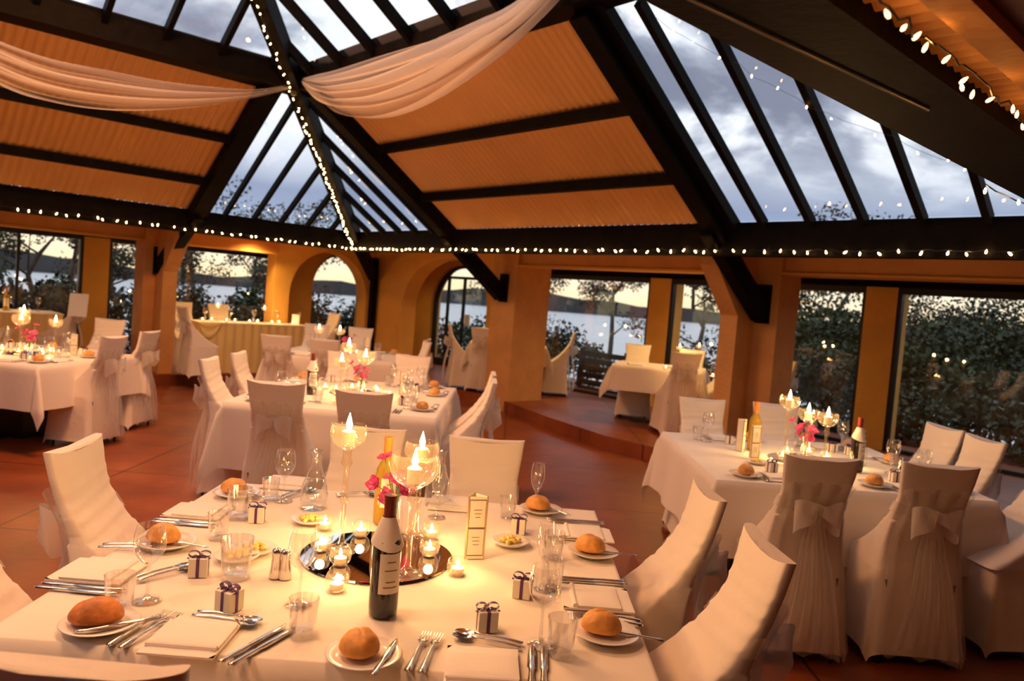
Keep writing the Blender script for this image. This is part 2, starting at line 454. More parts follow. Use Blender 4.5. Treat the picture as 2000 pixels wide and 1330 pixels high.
for a, b in ((-.2, .62), (3.43, 3.80), (6.68, 7.05), (9.93, 10.3)): m.box(a, b, -.05, .3, 0, HW, fr=FR)
struct(m, 'wall_right', OCHRE)
_, archpts = arch_wall(FR, -3.2, -.2, 2.28, -2.2, -.42, 1.42, 2.2, PLAT, .25, 'wall_right_corner')
for a, b, br in ((.62, 3.43, (2.0,)), (3.80, 6.68, (5.2,)), (7.05, 9.93, (8.5,)), (10.3, 13, ())): window(FR, a, b, PLAT, HW, ())
_, archpts2 = arch_wall(FL, .35, 3.2, 2.28, 1.02, 2.16, 1.55, 2.24, PLAT, .25, 'wall_left_corner')
m = MB(); m.box(-14, .35, -.05, .3, HW, 2.6, fr=FL)
for a, b in ((.28, .35), (-3.06, -2.68), (-6.9, -6.5)): m.box(a, b, -.05, .3, 0, HW, fr=FL)
struct(m, 'wall_left', OCHRE)
for a, b, br in ((-2.68, .28, (-1.78,)), (-6.5, -3.06, (-3.95,)), (-14, -6.9, ())): window(FL, a, b, PLAT, HW, br)
# low dark heads over the windows
m = MB(); m.box(.62, 13, -.14, -.05, 2.10, 2.28, fr=FR); struct(m, 'trim_5', WOOD)
m = MB(); m.box(-14, .35, -.14, -.05, 2.08, 2.28, fr=FL); struct(m, 'trim_6', WOOD)

def arch_fill(fr, pts, name, door):
    """black framed glazing that fills an arch"""
    o0, o1 = pts[0][0], pts[-1][0]; zb = pts[0][1]
    inv = fr(o0, 0, 0); w = thing(name, inv, kind='structure'); F = lambda s, t, z: fr(s, t, z) - inv
    m = MB(); c = (o0 + o1) / 2
    ins = [(c + (a - c) * .93, z - .05 if k not in (0, len(pts) - 1) else z) for k, (a, z) in enumerate(pts)]
    for k in range(len(pts) - 1):
        q = [pts[k], pts[k + 1], ins[k + 1], ins[k]]
        m.prism([F(a, .08, z) for a, z in q], F(0, .07, 0) - F(0, 0, 0))
    m.build('door_frame' if door else 'window_frame', BLACK, w)
    if door:
        MB().box(ins[0][0], ins[-1][0], .09, .13, 1.93, 1.985, fr=F).build('transom', BLACK, w)
        for s in (o0 + .30 * (o1 - o0) - .1, o0 + .5 * (o1 - o0) + .05):
            MB().box(s - .03, s + .03, .09, .13, zb, 1.93, fr=F).build('stile', BLACK, w)
        MB().box(ins[0][0], ins[-1][0], .085, .135, zb, zb + .14, fr=F).build('bottom_rail', BLACK, w)
    m = MB(); m.prism([F(a, .11, z) for a, z in ins], F(0, .006, 0) - F(0, 0, 0)); m.build('pane', PANE, w)
    return w
arch_fill(FR, archpts, 'door_1', True)
arch_fill(FL, archpts2, 'window_9', False)
# notice on the door
m = MB(); m.box(-1.13, -.97, .055, .06, 1.02, 1.24, fr=FR); tag(m.build('paper_notice', PAPER), 'small white paper notice taped to the arched glass door', 'notice')
# back walls behind the photographer
m = MB(); m.box(14.6, 14.9, -15, 4, 0, 2.6, fr=W); struct(m, 'wall_back', OCHRE)
m = MB(); m.box(-4, 14.9, -14.3, -14, 0, 2.6, fr=W); struct(m, 'wall_far_left', OCHRE)

# aisle soffits
m = MB()
m.box(-.0, 9.1, .10, 3.6, 2.28, 2.34, fr=W); m.box(-3.6, -.10, -14, 3.6, 2.28, 2.34, fr=W); m.box(-.1, 0, .1, 3.6, 2.28, 2.34, fr=W)
m.box(9.1, 10.13, .10, 3.6, 2.28, 2.34, fr=W)
struct(m, 'ceiling', OCHRE)
m = MB(); m.box(10.18, 15, -15, 3.9, 2.18, 2.24, fr=W)
m.box(-3.6, 10.18, -15, -9.2, 2.24, 2.3, fr=W)
struct(m, 'ceiling', SOFFIT)
# corrugated strip between the near eaves beam and the batten of the soffit
def wavy(fr, s0, s1, t0, t1, lam=.088, amp=.014):
    n = int((s1 - s0) / lam * 6); m = MB()
    m.grid(n + 1, 2, lambda a, b: fr(s0 + (s1 - s0) * a, t0 + (t1 - t0) * b, amp * sin(2 * pi * (s1 - s0) * a / lam)))
    return m
struct(wavy(lambda s, t, d: W(9.97 + t, -s, 2.215 + d), -3.3, 14, 0, .17, lam=.05, amp=.006), 'roof_panel', CORR, smooth=True)
m = MB(); m.box(10.115, 10.18, -14, 3.2, 2.155, 2.23, fr=W); struct(m, 'trim_7', BRICKISH)

# roof: four equal faces, each a frame of reference: s along the eaves, t inwards
C0 = (SI / 2, -SP / 2)
def face(k):
    L, D = (SI, SP) if k % 2 == 0 else (SP, SI)
    def fr(s, t, d=0):
        z = HE + SL * t + d
        a, b = s - L / 2, D / 2 - t          # a along, b outwards
        i, j = ((a, b), (b, -a), (-a, -b), (-b, a))[k]
        return W(C0[0] + i, C0[1] + j, z)
    return fr, L
TOP = SP / 2
for k in range(4):
    fr, L = face(k)
    r0, r1 = ((AA, AA + LL) if k != 2 else (SI - AA - LL, SI - AA))
    struct(wavy(fr, r0 + .05, r1 - .05, -.02, NN + .02), 'roof_panel', CORR, smooth=True)
    for t in (1.28, .58):
        m = MB(); m.beam(fr(r0, t, -.07), fr(r1, t, -.07), .085, .10); struct(m, 'roof_beam', WOOD)
    for s in (r0, r1):
        m = MB(); m.beam(fr(s, -.06, -.09), fr(s, NN + .1, -.09), .17, .2); struct(m, 'roof_beam', WOOD)
        sg = -1 if s == r0 else 1
        m = MB(); m.beam(fr(s + sg * .13, -.02, -.03), fr(s + sg * .13, NN + .1, -.03), .1, .1); struct(m, 'roof_beam', WOOD)
    # ring beam and eaves beam
    rw = .32 if k == 3 else .24
    m = MB(); m.add([fr(NN, NN, -.02), fr(L - NN, NN, -.02), fr(L - NN - rw, NN + rw, -.02 - SL * rw), fr(NN + rw, NN + rw, -.02 - SL * rw),
                     fr(NN, NN, .26), fr(L - NN, NN, .26), fr(L - NN - rw, NN + rw, .26 - SL * rw), fr(NN + rw, NN + rw, .26 - SL * rw)],
                    [(0, 3, 2, 1), (4, 5, 6, 7), (0, 1, 5, 4), (1, 2, 6, 5), (2, 3, 7, 6), (3, 0, 4, 7)])
    struct(m, 'roof_beam', WOOD)
    m = MB(); bw = -.26 if k == 1 else -.13
    e = lambda s, t, z: Vector((*fr(s, t)[:2], z))
    m.add([e(0, 0, 2.17), e(L, 0, 2.17), e(L, bw, 2.17), e(0, bw, 2.17), e(0, 0, 2.475), e(L, 0, 2.475), e(L, bw, 2.475), e(0, bw, 2.475)],
          [(0, 3, 2, 1), (4, 5, 6, 7), (0, 1, 5, 4), (1, 2, 6, 5), (2, 3, 7, 6), (3, 0, 4, 7)])
    struct(m, 'roof_beam', WOOD)
    # hip
    m = MB(); m.beam(fr(-.05, -.05, -.10), fr(TOP, TOP, -.10), .17, .22); struct(m, 'roof_beam', WOOD)
    # glazed corners and glazed upper pyramid
    for side in (0, 1):
        rr = r0 if side == 0 else L - r1
        f2 = (lambda s, t, d=0: fr(s, t, d)) if side == 0 else (lambda s, t, d=0: fr(L - s, t, d))
        WN[0] += 1; w = thing(f'window_{WN[0] + 10}', f2(0, 0), kind='structure'); inv = w.location.copy()
        m = MB(); P = [f2(0, 0) - inv, f2(rr + .02, 0) - inv, f2(rr + .02, NN) - inv, f2(NN, NN) - inv]; m.prism(P, (0, 0, .008)); m.build('pane', ROOFGL, w)
        nb = round(rr / .43)
        for q in range(1, nb):
            s = rr * q / nb; MB().beam(f2(s, 0, -.03) - inv, f2(s, min(s, NN), -.03) - inv, .055 if rr > 3 else .045, .08).build('glazing_bar', WOOD, w)
    WN[0] += 1; w = thing(f'window_{WN[0] + 10}', fr(L / 2, NN), kind='structure'); inv = w.location.copy()
    m = MB(); m.prism([fr(NN, NN) - inv, fr(L - NN, NN) - inv, fr(L - TOP, TOP) - inv, fr(TOP - .001, TOP) - inv], (0, 0, .008)); m.build('pane', ROOFGL, w)
    for q in range(1, 9):
        s = NN + (L - 2 * NN) * q / 9; tt = min(s, L - s, TOP)
        MB().beam(fr(s, NN + .1, -.03) - inv, fr(s, tt, -.03) - inv, .055, .1).build('glazing_bar', WOOD, w)
m = MB(); m.beam(W(TOP, -TOP, 5.5), W(SI - TOP, -TOP, 5.5), .15, .2); struct(m, 'roof_beam', WOOD)
# grey conduit under the near eaves beam
m = MB(); m.tube([W(9.76, -5.6, 2.165), W(9.80, -5.1, 2.165), W(9.88, -4.2, 2.165)], .0035, 8); struct(m, 'trim_8', GREY)
# knee braces from the rafters to the pillars, each with its end plate
def brace(P):
    m = MB(); a, b, c = P
    m.beam(a, b, .13, .20); struct(m, 'roof_beam', WOOD)
    m = MB(); d = (b - a).normalized(); h = Vector((d.x, d.y, 0)).normalized()
    m.beam(b + h * .04 + Vector((0, 0, -.10)), b + h * .04 + Vector((0, 0, .30)), .15, .05, upv=h); struct(m, 'roof_beam', WOOD)
for i in (2.48, 6.54): brace((W(i, -.10, 2.42), W(i, .97, 1.66), 0))
brace((W(.10, -2.48, 2.42), W(-.97, -2.58, 1.66), 0))
brace((W(.0, .0, 2.40), W(-1.02, 1.02, 1.85), 0))
m = MB(); m.beam(W(-1.10, 1.10, .0), W(-1.10, 1.10, 2.1), .10, .10, upv=UU); struct(m, 'pillar', WOOD)

# ================================================================== TABLES
def cloth(name, w, d, z, drop, label, cat, loc, rz=0, seed=0, mat=LINEN, wave=.012):
    """a cloth over a w x d table top: flat top, rippled sides, folded corners that hang to a tip"""
    R = random.Random(seed); ph = [R.uniform(0, 6.3) for _ in range(8)]
    m = MB(); nx = 44; hw, hd = w / 2, d / 2
    def ax(t, h):
        q = (t * 2 - 1) * (h + drop); return q
    ts = []
    def P(a, b):
        x, y = ax(a, hw), ax(b, hd)
        ex = max(0, abs(x) - hw); ey = max(0, abs(y) - hd); sx_, sy_ = (1 if x > 0 else -1), (1 if y > 0 else -1)
        cx = max(-hw, min(hw, x)); cy = max(-hd, min(hd, y))
        if ex == 0 and ey == 0:
            return (x, y, z + .0012 * sin(x * 9 + ph[0]) * cos(y * 8 + ph[1]))
        if ex > 0 and ey > 0:
            r = hypot(ex, ey); an = atan2(ey, ex); k = min(1, r / drop)
            fold = .02 + .10 * sin(2 * an) * k + .02 * sin(6 * an + ph[2]) * k
            return (cx + sx_ * fold * cos(an) * 1.1, cy + sy_ * fold * sin(an) * 1.1, z - min(.004, r) - r * .98)
        if ex > 0:
            k = ex / drop; o = .012 + .03 * k + wave * k * sin(y * 11 + ph[3 if x > 0 else 4]) * 1.6
            return (cx + sx_ * o * min(1, ex / .02), y, z - ex)
        k = ey / drop; o = .012 + .03 * k + wave * k * sin(x * 11 + ph[5 if y > 0 else 6]) * 1.6
        return (x, cy + sy_ * o * min(1, ey / .02), z - ey)
    # breakpoints put a grid line on the table edge
    def knots(h):
        k = [-(h + drop) + drop * q / 9 for q in range(9)] + [-h, -h + .01] + [-h + 2 * h * q / 16 for q in range(1, 16)] + [h - .01, h] + [h + drop * q / 9 for q in range(1, 10)]
        return k
    kx, ky = knots(hw), knots(hd); vs = [P((x / (hw + drop) + 1) / 2, (y / (hd + drop) + 1) / 2) for y in ky for x in kx]
    n = len(kx); F = [(j * n + i, j * n + i + 1, (j + 1) * n + i + 1, (j + 1) * n + i) for j in range(len(ky) - 1) for i in range(n - 1)]
    m.add(vs, F)
    o = m.build(name, mat, loc=loc, rot=rz, smooth=True)
    return tag(o, label, cat, 'white table cloths')


def table(loc, w, d, h, label, cloth_label, rz=0, drop=.38, seed=0, pedestals=1):
    t = thing('dining_table', loc, rz, label, 'table', 'dining tables')
    MB().box(-w / 2 + .003, w / 2 - .003, -d / 2 + .003, d / 2 - .003, h - .035, h - .004).build('tabletop', bsdf('table_board', (.3, .2, .12)) if 'table_board' not in MATS else MATS['table_board'], t)
    xs = (0,) if pedestals == 1 else (-w / 4, w / 4)
    for x in xs:
        m = MB(); m.tube([(x, 0, .03), (x, 0, h - .04)], .045, 12); m.build('pedestal', BLACK, t)
        m = MB(); m.box(x - .30, x + .30, -.035, .035, 0, .04); m.box(x - .035, x + .035, -.30, .30, 0, .041); m.build('base', BLACK, t)
    cloth('tablecloth', w, d, h, drop, cloth_label, 'tablecloth', loc, rz, seed)
    return t

TZ = .75
T1 = (-.375, 2.415); T2 = (1.86, 4.685); T3 = (-1.215, 6.12); T4 = (-2.12, 9.65); T5 = (-4.52, 7.05)
table((*T1, 0), 1.55, 1.47, TZ, 'large square table under a white cloth, the nearest one, laid for eight', 'white cloth on the nearest square table, laid with rolls and cutlery', seed=1, pedestals=2)
table((*T2, 0), 1.48, 1.47, TZ, 'square table beside the dark windows, three lit goblets at its middle', 'white cloth with a hanging corner on the table by the dark windows', seed=2, drop=.40, pedestals=2)
table((*T3, 0), 1.47, 1.80, TZ, 'long table in the middle of the room behind the nearest table', 'white cloth with deep corner folds on the table in the middle of the room', seed=3, drop=.46, pedestals=2)
table((*T4, 0), 1.5, 1.4, TZ, 'table behind the middle one, in front of the corner arches', 'white cloth on the table in front of the corner arches', seed=4, pedestals=2)
table((*T5, 0), 1.4, 1.4, TZ, 'table with black pedestal showing, near the pillar with the left tan bracket', 'white cloth with a pointed corner tip hanging in front of a black pedestal', rz=-.10, seed=5)
P1 = Vector((-.05, 12.25, PLAT)); P2 = Vector((1.92, 9.78, PLAT))
table(P1, 1.2, .85, TZ, 'small table on the raised floor behind the centre pillar', 'pale cloth on the small table behind the centre pillar', seed=6, drop=.3)
table(P2, 1.1, .8, TZ, 'small table on the raised floor, black cross base showing below its cloth', 'pale cloth with a long tip on the small raised table by the window', rz=-.3, seed=7, drop=.32)
# solid black pedestal box under the table on the left
MB().box(-.19, .19, -.19, .19, 0, .7).build('pedestal_box', BLACK, thing('table_plinth', (T5[0], T5[1], 0), -.1, 'black box plinth under the table with the pointed cloth tip', 'plinth'))
# skirted head table in front of the left arcade
def skirt_table(fr, w, d, h, label, swag):
    inv = fr(0, 0, 0); t = thing('head_table', inv, 0, label, 'table')
    F = lambda a, b, c: fr(a, b, c) - inv
    MB().box(0, w, -.02, d + .01, h - .02, h, fr=F).build('table_top_cloth', LINEN, t)
    def P(a, b):
        L = w + 2 * d; q = a * L
        o = .010 * sin(q * 46) * (1 - b * .4)
        if q < d: return F(0 - o, d - q, h * (1 - b) * .985 + .01 * b)
        if q < d + w: return F(q - d, -.02 - o * 1.3, h * (1 - b) * .985 + .01 * b)
        return F(w + o, q - d - w, h * (1 - b) * .985 + .01 * b)
    m = MB(); m.grid(330, 5, P); m.build('pleated_skirt', YELLOWCL, t, smooth=True, fix=False)
    if swag:
        for s0, s1 in ((-.02, .32),):
            m = MB(); m.grid(20, 8, lambda a, b: F(s0 + (s1 - s0) * a, -.05 - .02 * sin(b * 9), h * 1.0 - b * .22 * (1 - (2 * a - 1) ** 2) - .01)); m.build('satin_swag', YELLOWCL, t, smooth=True, fix=False)
    return t
skirt_table(lambda a, b, c: W(-.68 - b, -2.10 + a, PLAT + c), 1.80, .48, .77, 'long head table with a pleated gold skirt below the window, crowded with candles', True)
skirt_table(lambda a, b, c: W(-1.55 - b, -6.0 + a, PLAT + c), 2.35, .75, .75, 'long skirted table by the lake window behind the leftmost goblets', False)

# ================================================================== CHAIRS
def chair_proto():
    root = thing('banquet_chair')
    H = 1.0
    def sec(z, n=40):
        """rounded rectangle outline of the cover at height z"""
        if z < .46:
            w = .215 + .035 * (1 - z / .46) ** 1.2; yb = -.20 - .035 * (1 - z / .46); yf = .205 + .03 * (1 - z / .46)
        else:
            k = (z - .46) / (H - .46)
            w = .215 - .055 * sin(min(1, k * 1.25) * pi / 2) + .022 * max(0, k - .7) / .3
            yb = -.20 + .025 * sin(pi * min(1, k * 1.4)) - .095 * k ** 1.5
            yf = yb + .042 + .388 * exp(-((z - .46) / .145) ** 1.15)
        pts = []
        rc = min(.05, (yf - yb) / 2 * .98)
        for q in range(n):
            t = 2 * pi * q / n; c, s_ = cos(t), sin(t)
            e = .22 if (yf - yb) > .1 else .45
            x = w * math.copysign(abs(c) ** e, c); y = (yf + yb) / 2 + (yf - yb) / 2 * math.copysign(abs(s_) ** e, s_)
            pts.append([x, y])
        return pts
    zs = [0, .03, .08, .15, .25, .35, .42, .45, .46, .47, .48, .49, .505, .52, .54, .56, .58, .61, .64] + [.64 + .0085 * q for q in range(1, 40)] + [.980, .988, .996, 1.0]
    n = 40; V = []; 
    for zi, z in enumerate(zs):
        for q, (x, y) in enumerate(sec(z, n)):
            zz = z
            t = 2 * pi * q / n
            if z < .1:      # the hem lifts in an arch between the corners
                zz = z + .055 * abs(cos(2 * t)) ** .6 * (1 - z / .1) + .004
            if z < .4: x *= 1 + .02 * sin(9 * t) * (1 - z / .4); y *= 1 + .02 * sin(9 * t) * (1 - z / .4)
            if z > .60 and z < .955 and sin(t) > .1: y -= .0055 * abs(sin(z * pi / .047 + 1.3 * x / .2)) ** .6 * sin(pi * (z - .60) / .355) ** .5   # gathers on the front of the back
            if z > .93: zz = z + .020 * (abs(x) / .17) ** 2 * (z - .93) / .07
            V.append((x, y, zz))
    F = []
    for i in range(len(zs) - 1):
        for q in range(n):
            q2 = (q + 1) % n; F.append((i * n + q, i * n + q2, (i + 1) * n + q2, (i + 1) * n + q))
    F.append(tuple((len(zs) - 1) * n + q for q in range(n)))
    m = MB(); m.add(V, F); m.build('stretch_cover', COVER, root, smooth='auto')
    # sheer sash: gathered panel down the back, bow, and two tails
    def back_y(z): return min(p[1] for p in sec(min(z, .99)))
    def panel(a, b):
        z = .88 - b * .83; k = b
        hw = .168 - .03 * sin(min(1, k / .22) * pi) + (.055 * max(0, k - .25) / .75)
        x = (2 * a - 1) * hw
        return (x, back_y(max(z, .0)) - .014 - .009 * sin(a * 21 + 1.4 * sin(k * 3)) * (1 - .4 * k) - .035 * k ** 1.5 * (.4 + .6 * sin(pi * a)), z + .03 * abs(cos(a * 9.4)) * k + .018 * abs(sin(a * 5 * pi)) * max(0, 1 - k * 8))
    m = MB(); m.grid(46, 16, panel); m.build('organza_panel', ORG, root, smooth=True, fix=False)
    def band(a, b):
        z = .755 + .055 * b; p = sec(z, 40); q = p[int(round(18 + a * 24)) % 40]; cy = back_y(z) + .03
        o_ = hypot(q[0], q[1] - cy) or 1; return (q[0] * (1 + .006 / o_), cy + (q[1] - cy) * (1 + .007 / o_), z + .005 * sin(4 * pi * a))
    m = MB(); m.grid(25, 4, band)
    m.build('sash_band', ORG, root, smooth=True, fix=False)
    for sgn in (-1, 1):
        def loop(a, b, sgn=sgn):
            t = 2 * pi * a; r = .0
            return (sgn * (.006 + .052 * (1 - cos(t))), back_y(.78) - .055 - .055 * sin(t) - .022 * (b - .5) * sin(3 * t), .770 + .030 * sin(t) * (1 - cos(t)) * .5 - .02 * (1 - cos(t)) + (b - .5) * (.05 + .055 * (1 - cos(t))))
        m = MB(); m.grid(24, 5, loop, wrap=True); m.build('bow_loop', BOWM, root, smooth=True, fix=False)
        def tail(a, b, sgn=sgn):
            return (sgn * (.01 + .075 * b ** .8) + (a - .5) * (.03 + .12 * b), back_y(.75 * (1 - b)) - .05 - .055 * sin(b * 2.6) - .010 * sin(a * 13), .765 - (.66 + .05 * sgn * a) * b)
        m = MB(); m.grid(14, 14, tail); m.build('bow_tail', ORG, root, smooth=True, fix=False)
    m = MB(); m.lathe([(.004, -.026), (.02, -.02), (.024, 0), (.02, .02), (.004, .026)], 10, (0, back_y(.78) - .035, .775)); m.build('bow_knot', ORG, root, smooth=True)
    for x in (-.17, .17):
        for y in (-.20, .17):
            m = MB(); m.tube([(x, y, 0), (x * .96, y * .96, .42)], .012, 8); m.build('leg', BLACK, root)
    return Proto(root)

CH = chair_proto()
def chair(x, y, deg, label, group, z=0.0, top=True, s=1.0):
    """x, y is the middle of the top of the back; deg is the direction the chair faces"""
    a = math.radians(deg); rz = a - pi / 2
    if z == 0: x *= 1.035; y *= 1.035
    s *= .975
    ox = x + .275 * cos(a) * s; oy = y + .275 * sin(a) * s
    return CH.put((ox, oy, z), rz, label, 'chair', group, scale=s)
G = 'chairs in white covers'
N1 = 'white-covered chair '
chair(-.59, 3.30, -96, N1 + 'behind the tall lit goblet, across the nearest table', G, s=.985)
chair(-.075, 3.33, -90, N1 + 'across the nearest table, behind the menu card', G, s=.97)
chair(-1.42, 2.50, 4, N1 + 'with a side bow, between the nearest table and the bare floor', G)
chair(-1.46, 1.93, 3, N1 + 'cut by the left edge of the view beside the nearest table', G, s=.97)
chair(.71, 2.56, 180, N1 + 'on the open-floor side of the nearest table, farther of two', G)
chair(.72, 1.99, 180, N1 + 'on the open-floor side of the nearest table, nearer of two', G)
chair(-.62, 1.13, 90, N1 + 'whose back shows dark at the bottom left corner of the view', G, s=.985)
chair(-.02, 1.14, 92, N1 + 'just peeping in at the bottom edge below the bread roll', G, s=.955)
chair(1.415, 3.36, 92, N1 + 'with tall sheer sash, backing the view at the dark-window table, nearer the floor', G)
chair(1.965, 3.40, 88, N1 + 'with tall sheer sash, backing the view at the dark-window table, nearer the glass', G)
chair(1.41, 5.52, -90, N1 + 'at the far side of the dark-window table, clear of the candles', G, s=.98)
chair(1.96, 5.56, -92, N1 + 'behind the gold bottle and goblets of the dark-window table', G, s=.98)
chair(2.80, 4.84, 188, N1 + 'against the dark hedge, the farther of the pair with joined tops', G)
chair(2.80, 4.42, 184, N1 + 'against the dark hedge, the nearer of the pair with joined tops', G)
chair(2.84, 3.85, 184, N1 + 'cut by the right edge of the view', G)
chair(-1.355, 4.44, 90, N1 + 'with its sheer bow facing out at the middle table, fully seen', G)
chair(-.83, 4.40, 91, N1 + 'at the middle table half hidden by the chair and goblet before it', G, s=.99)
chair(-2.16, 5.45, 2, N1 + 'with a side bow at the end of the middle table, nearer', G)
chair(-2.17, 6.06, 2, N1 + 'at the end of the middle table, just behind one with a side bow', G)
chair(-.91, 7.17, -92, N1 + 'across the middle table, right of its goblets', G, s=.99)
chair(-1.55, 7.17, -90, N1 + 'across the middle table, hidden among its candle glow', G, s=.97)
chair(-.10, 5.42, 182, N1 + 'leaning side-on near the centre pillar, the nearer of two', G)
chair(-.12, 5.95, 182, N1 + 'leaning side-on near the centre pillar, the farther of two', G)
chair(-2.57, 8.32, 90, N1 + 'backing the view in front of the pleated gold skirt', G)
chair(-2.02, 8.25, 90, N1 + 'backing the view right under two small candle glows', G)
chair(-2.13, 10.75, -90, N1 + 'in front of the dark corner post, across the far table', G, s=1.03)
chair(-2.75, 10.75, -90, N1 + 'across the far table, in front of the arched window', G, s=1.03)
chair(-1.02, 9.30, 200, N1 + 'turned with a peaked back in front of the corner arches', G)
chair(-1.10, 10.1, 180, N1 + 'far one beside the peaked chair near the arches', G, s=.98)
chair(-3.44, 6.62, 172, N1 + 'with organza bow at the left table, the nearer of two', G)
chair(-3.55, 7.50, 176, N1 + 'with organza bow at the left table, the farther of two', G)
chair(-4.50, 8.55, -90, N1 + 'with a plain back behind the two bowed chairs, beneath the narrow window', G, s=1.02)
chair(-5.22, 6.95, -2, N1 + 'whose seat shows at the left edge beside the black plinth', G)
GP = 'chairs on the raised floor'
chair(-1.00, 12.0, 8, N1 + 'side-on by the arched door, left of the small table', GP, PLAT)
chair(-.46, 11.50, 75, N1 + 'backing the view just left of the centre pillar', GP, PLAT)
chair(.98, 12.1, 178, N1 + 'with a white trailing bow, right of the centre pillar', GP, PLAT)
chair(2.05, 8.86, 98, N1 + 'backing the view at the small raised table, tallest in view there', GP, PLAT)
chair(1.74, 10.5, -100, N1 + 'behind the small raised table, against the ochre pier', GP, PLAT, s=.98)
chair(2.42, 10.2, -110, N1 + 'behind the two goblets of the small raised table', GP, PLAT, s=.98)
chair(2.80, 9.5, 185, N1 + 'narrow, side-on left of the tan bracket pillar', GP, PLAT)
chair(3.30, 8.95, 178, N1 + 'mostly hidden, right of the tan bracket pillar', GP, PLAT)
w0 = W(-2.0, -1.9); chair(w0.x, w0.y, math.degrees(YAW), N1 + 'behind the head table at its left end', GP, PLAT)
w0 = W(-2.0, -1.3); chair(w0.x, w0.y, math.degrees(YAW), N1 + 'behind the middle of the head table', GP, PLAT)
w0 = W(-.28, -2.48); chair(w0.x, w0.y, 45, N1 + 'with a grey-white bow at the left end of the head table', GP, PLAT)
w0 = W(-.75, .18); chair(w0.x, w0.y, 225, N1 + 'at the right end of the head table before the arched window', GP, PLAT)
w0 = W(-1.55, -3.45); chair(w0.x, w0.y, 200, N1 + 'at the end of the long table by the lake window, paper on it', GP, PLAT)

# ================================================================== THINGS ON THE TABLES
def top_disc(m, r, z, n=24): m.lathe([(0.0001, z), (r, z)], n)

def goblet_proto(h, r, power):
    root = thing('candle_goblet'); m = MB(); zb = h - 1.42 * r
    prof = [(.001, 0), (.046, .001), (.048, .006), (.02, .012), (.009, .03), (.008, zb * .45), (.014, zb * .5), (.008, zb * .55), (.009, zb * .82), (.018, zb * .88), (.012, zb * .93), (.014, zb)]
    for (a_, b_) in ((.24, .04), (.42, .12), (.62, .25), (.80, .42), (.93, .62), (.99, .82), (1.0, 1.0), (.97, 1.18), (.92, 1.34), (.90, 1.42)): prof.append((r * a_, zb + r * b_))
    zt = prof[-1][1]; m.lathe(prof, 28); m.build('goblet_glass', BOWLG, root, smooth=True)
    zc = zb + .016; m = MB(); m.lathe([(.001, zc), (.021, zc), (.022, zc + .045), (.016, zc + .048), (.001, zc + .044)], 16)
    c = m.build('candle', WAX, root, smooth='auto')
    m = MB(); m.lathe([(.001, zc + .046), (.008, zc + .056), (.0105, zc + .068), (.006, zc + .086), (.0005, zc + .105)], 10); m.build('flame', FLAME, c, smooth=True)
    l = lamp('candle_light', 'POINT', (0, 0, zc + .085), power, (1, .56, .21), .022); l.parent = root
    return Proto(root), zt

def tealight_proto(power):
    root = thing('tealight_holder'); m = MB()
    m.lathe([(.001, 0), (.022, .001), (.031, .014), (.034, .030), (.030, .046), (.026, .052)], 20); m.build('round_glass', BOWLG, root, smooth=True)
    m = MB(); m.lathe([(.001, .006), (.019, .006), (.019, .022), (.001, .021)], 16); c = m.build('tealight', WAX, root, smooth='auto')
    m = MB(); m.lathe([(.001, .022), (.0045, .028), (.0055, .036), (.0005, .050)], 10); m.build('flame', FLAME, c, smooth=True)
    l = lamp('tealight_light', 'POINT', (0, 0, .045), power, (1, .55, .20), .015); l.parent = root
    return Proto(root)

def bottle_proto(body, cap, collar=True, label=True):
    root = thing('wine_bottle'); m = MB()
    m.lathe([(.001, .006), (.03, .0), (.037, .005), (.038, .03), (.038, .185), (.036, .20), (.026, .222), (.0165, .24), (.0145, .25), (.0145, .262)], 28); m.build('bottle_glass', body, root, smooth=True)
    m = MB(); m.lathe([(.0152, .250), (.0152, .31), (.0165, .311), (.0165, .318), (.001, .319)], 20); m.build('capsule', cap, root, smooth='auto')
    if label:
        m = MB(); m.grid(18, 2, lambda a, b: (.0385 * cos(-1.85 + 1.65 * a), .0385 * sin(-1.85 + 1.65 * a), .068 + .105 * b)); l = m.build('paper_label', CARD, root, smooth=True, fix=False)
        m = MB()
        for z0, hw in ((.150, .30), (.128, .45), (.098, .34), (.084, .5)):
            m.grid(8, 2, lambda a, b: (.0388 * cos(-1.02 + hw * (2 * a - 1)), .0388 * sin(-1.02 + hw * (2 * a - 1)), z0 + .003 * b))
        m.build('label_print', INK, l, fix=False)
    if collar:
        m = MB(); m.grid(34, 8, lambda a, b: ((.0175 + .0245 * b + .0015 * b * sin(a * 2 * pi * 4)) * cos(2 * pi * a), (.0175 + .0245 * b + .0015 * b * sin(a * 2 * pi * 4)) * sin(2 * pi * a), .262 - .070 * b - .014 * b * cos(2 * pi * a + .9)), wrap=True)
        m.build('neck_napkin', NAPK, root, smooth=True, fix=False)
    return Proto(root)

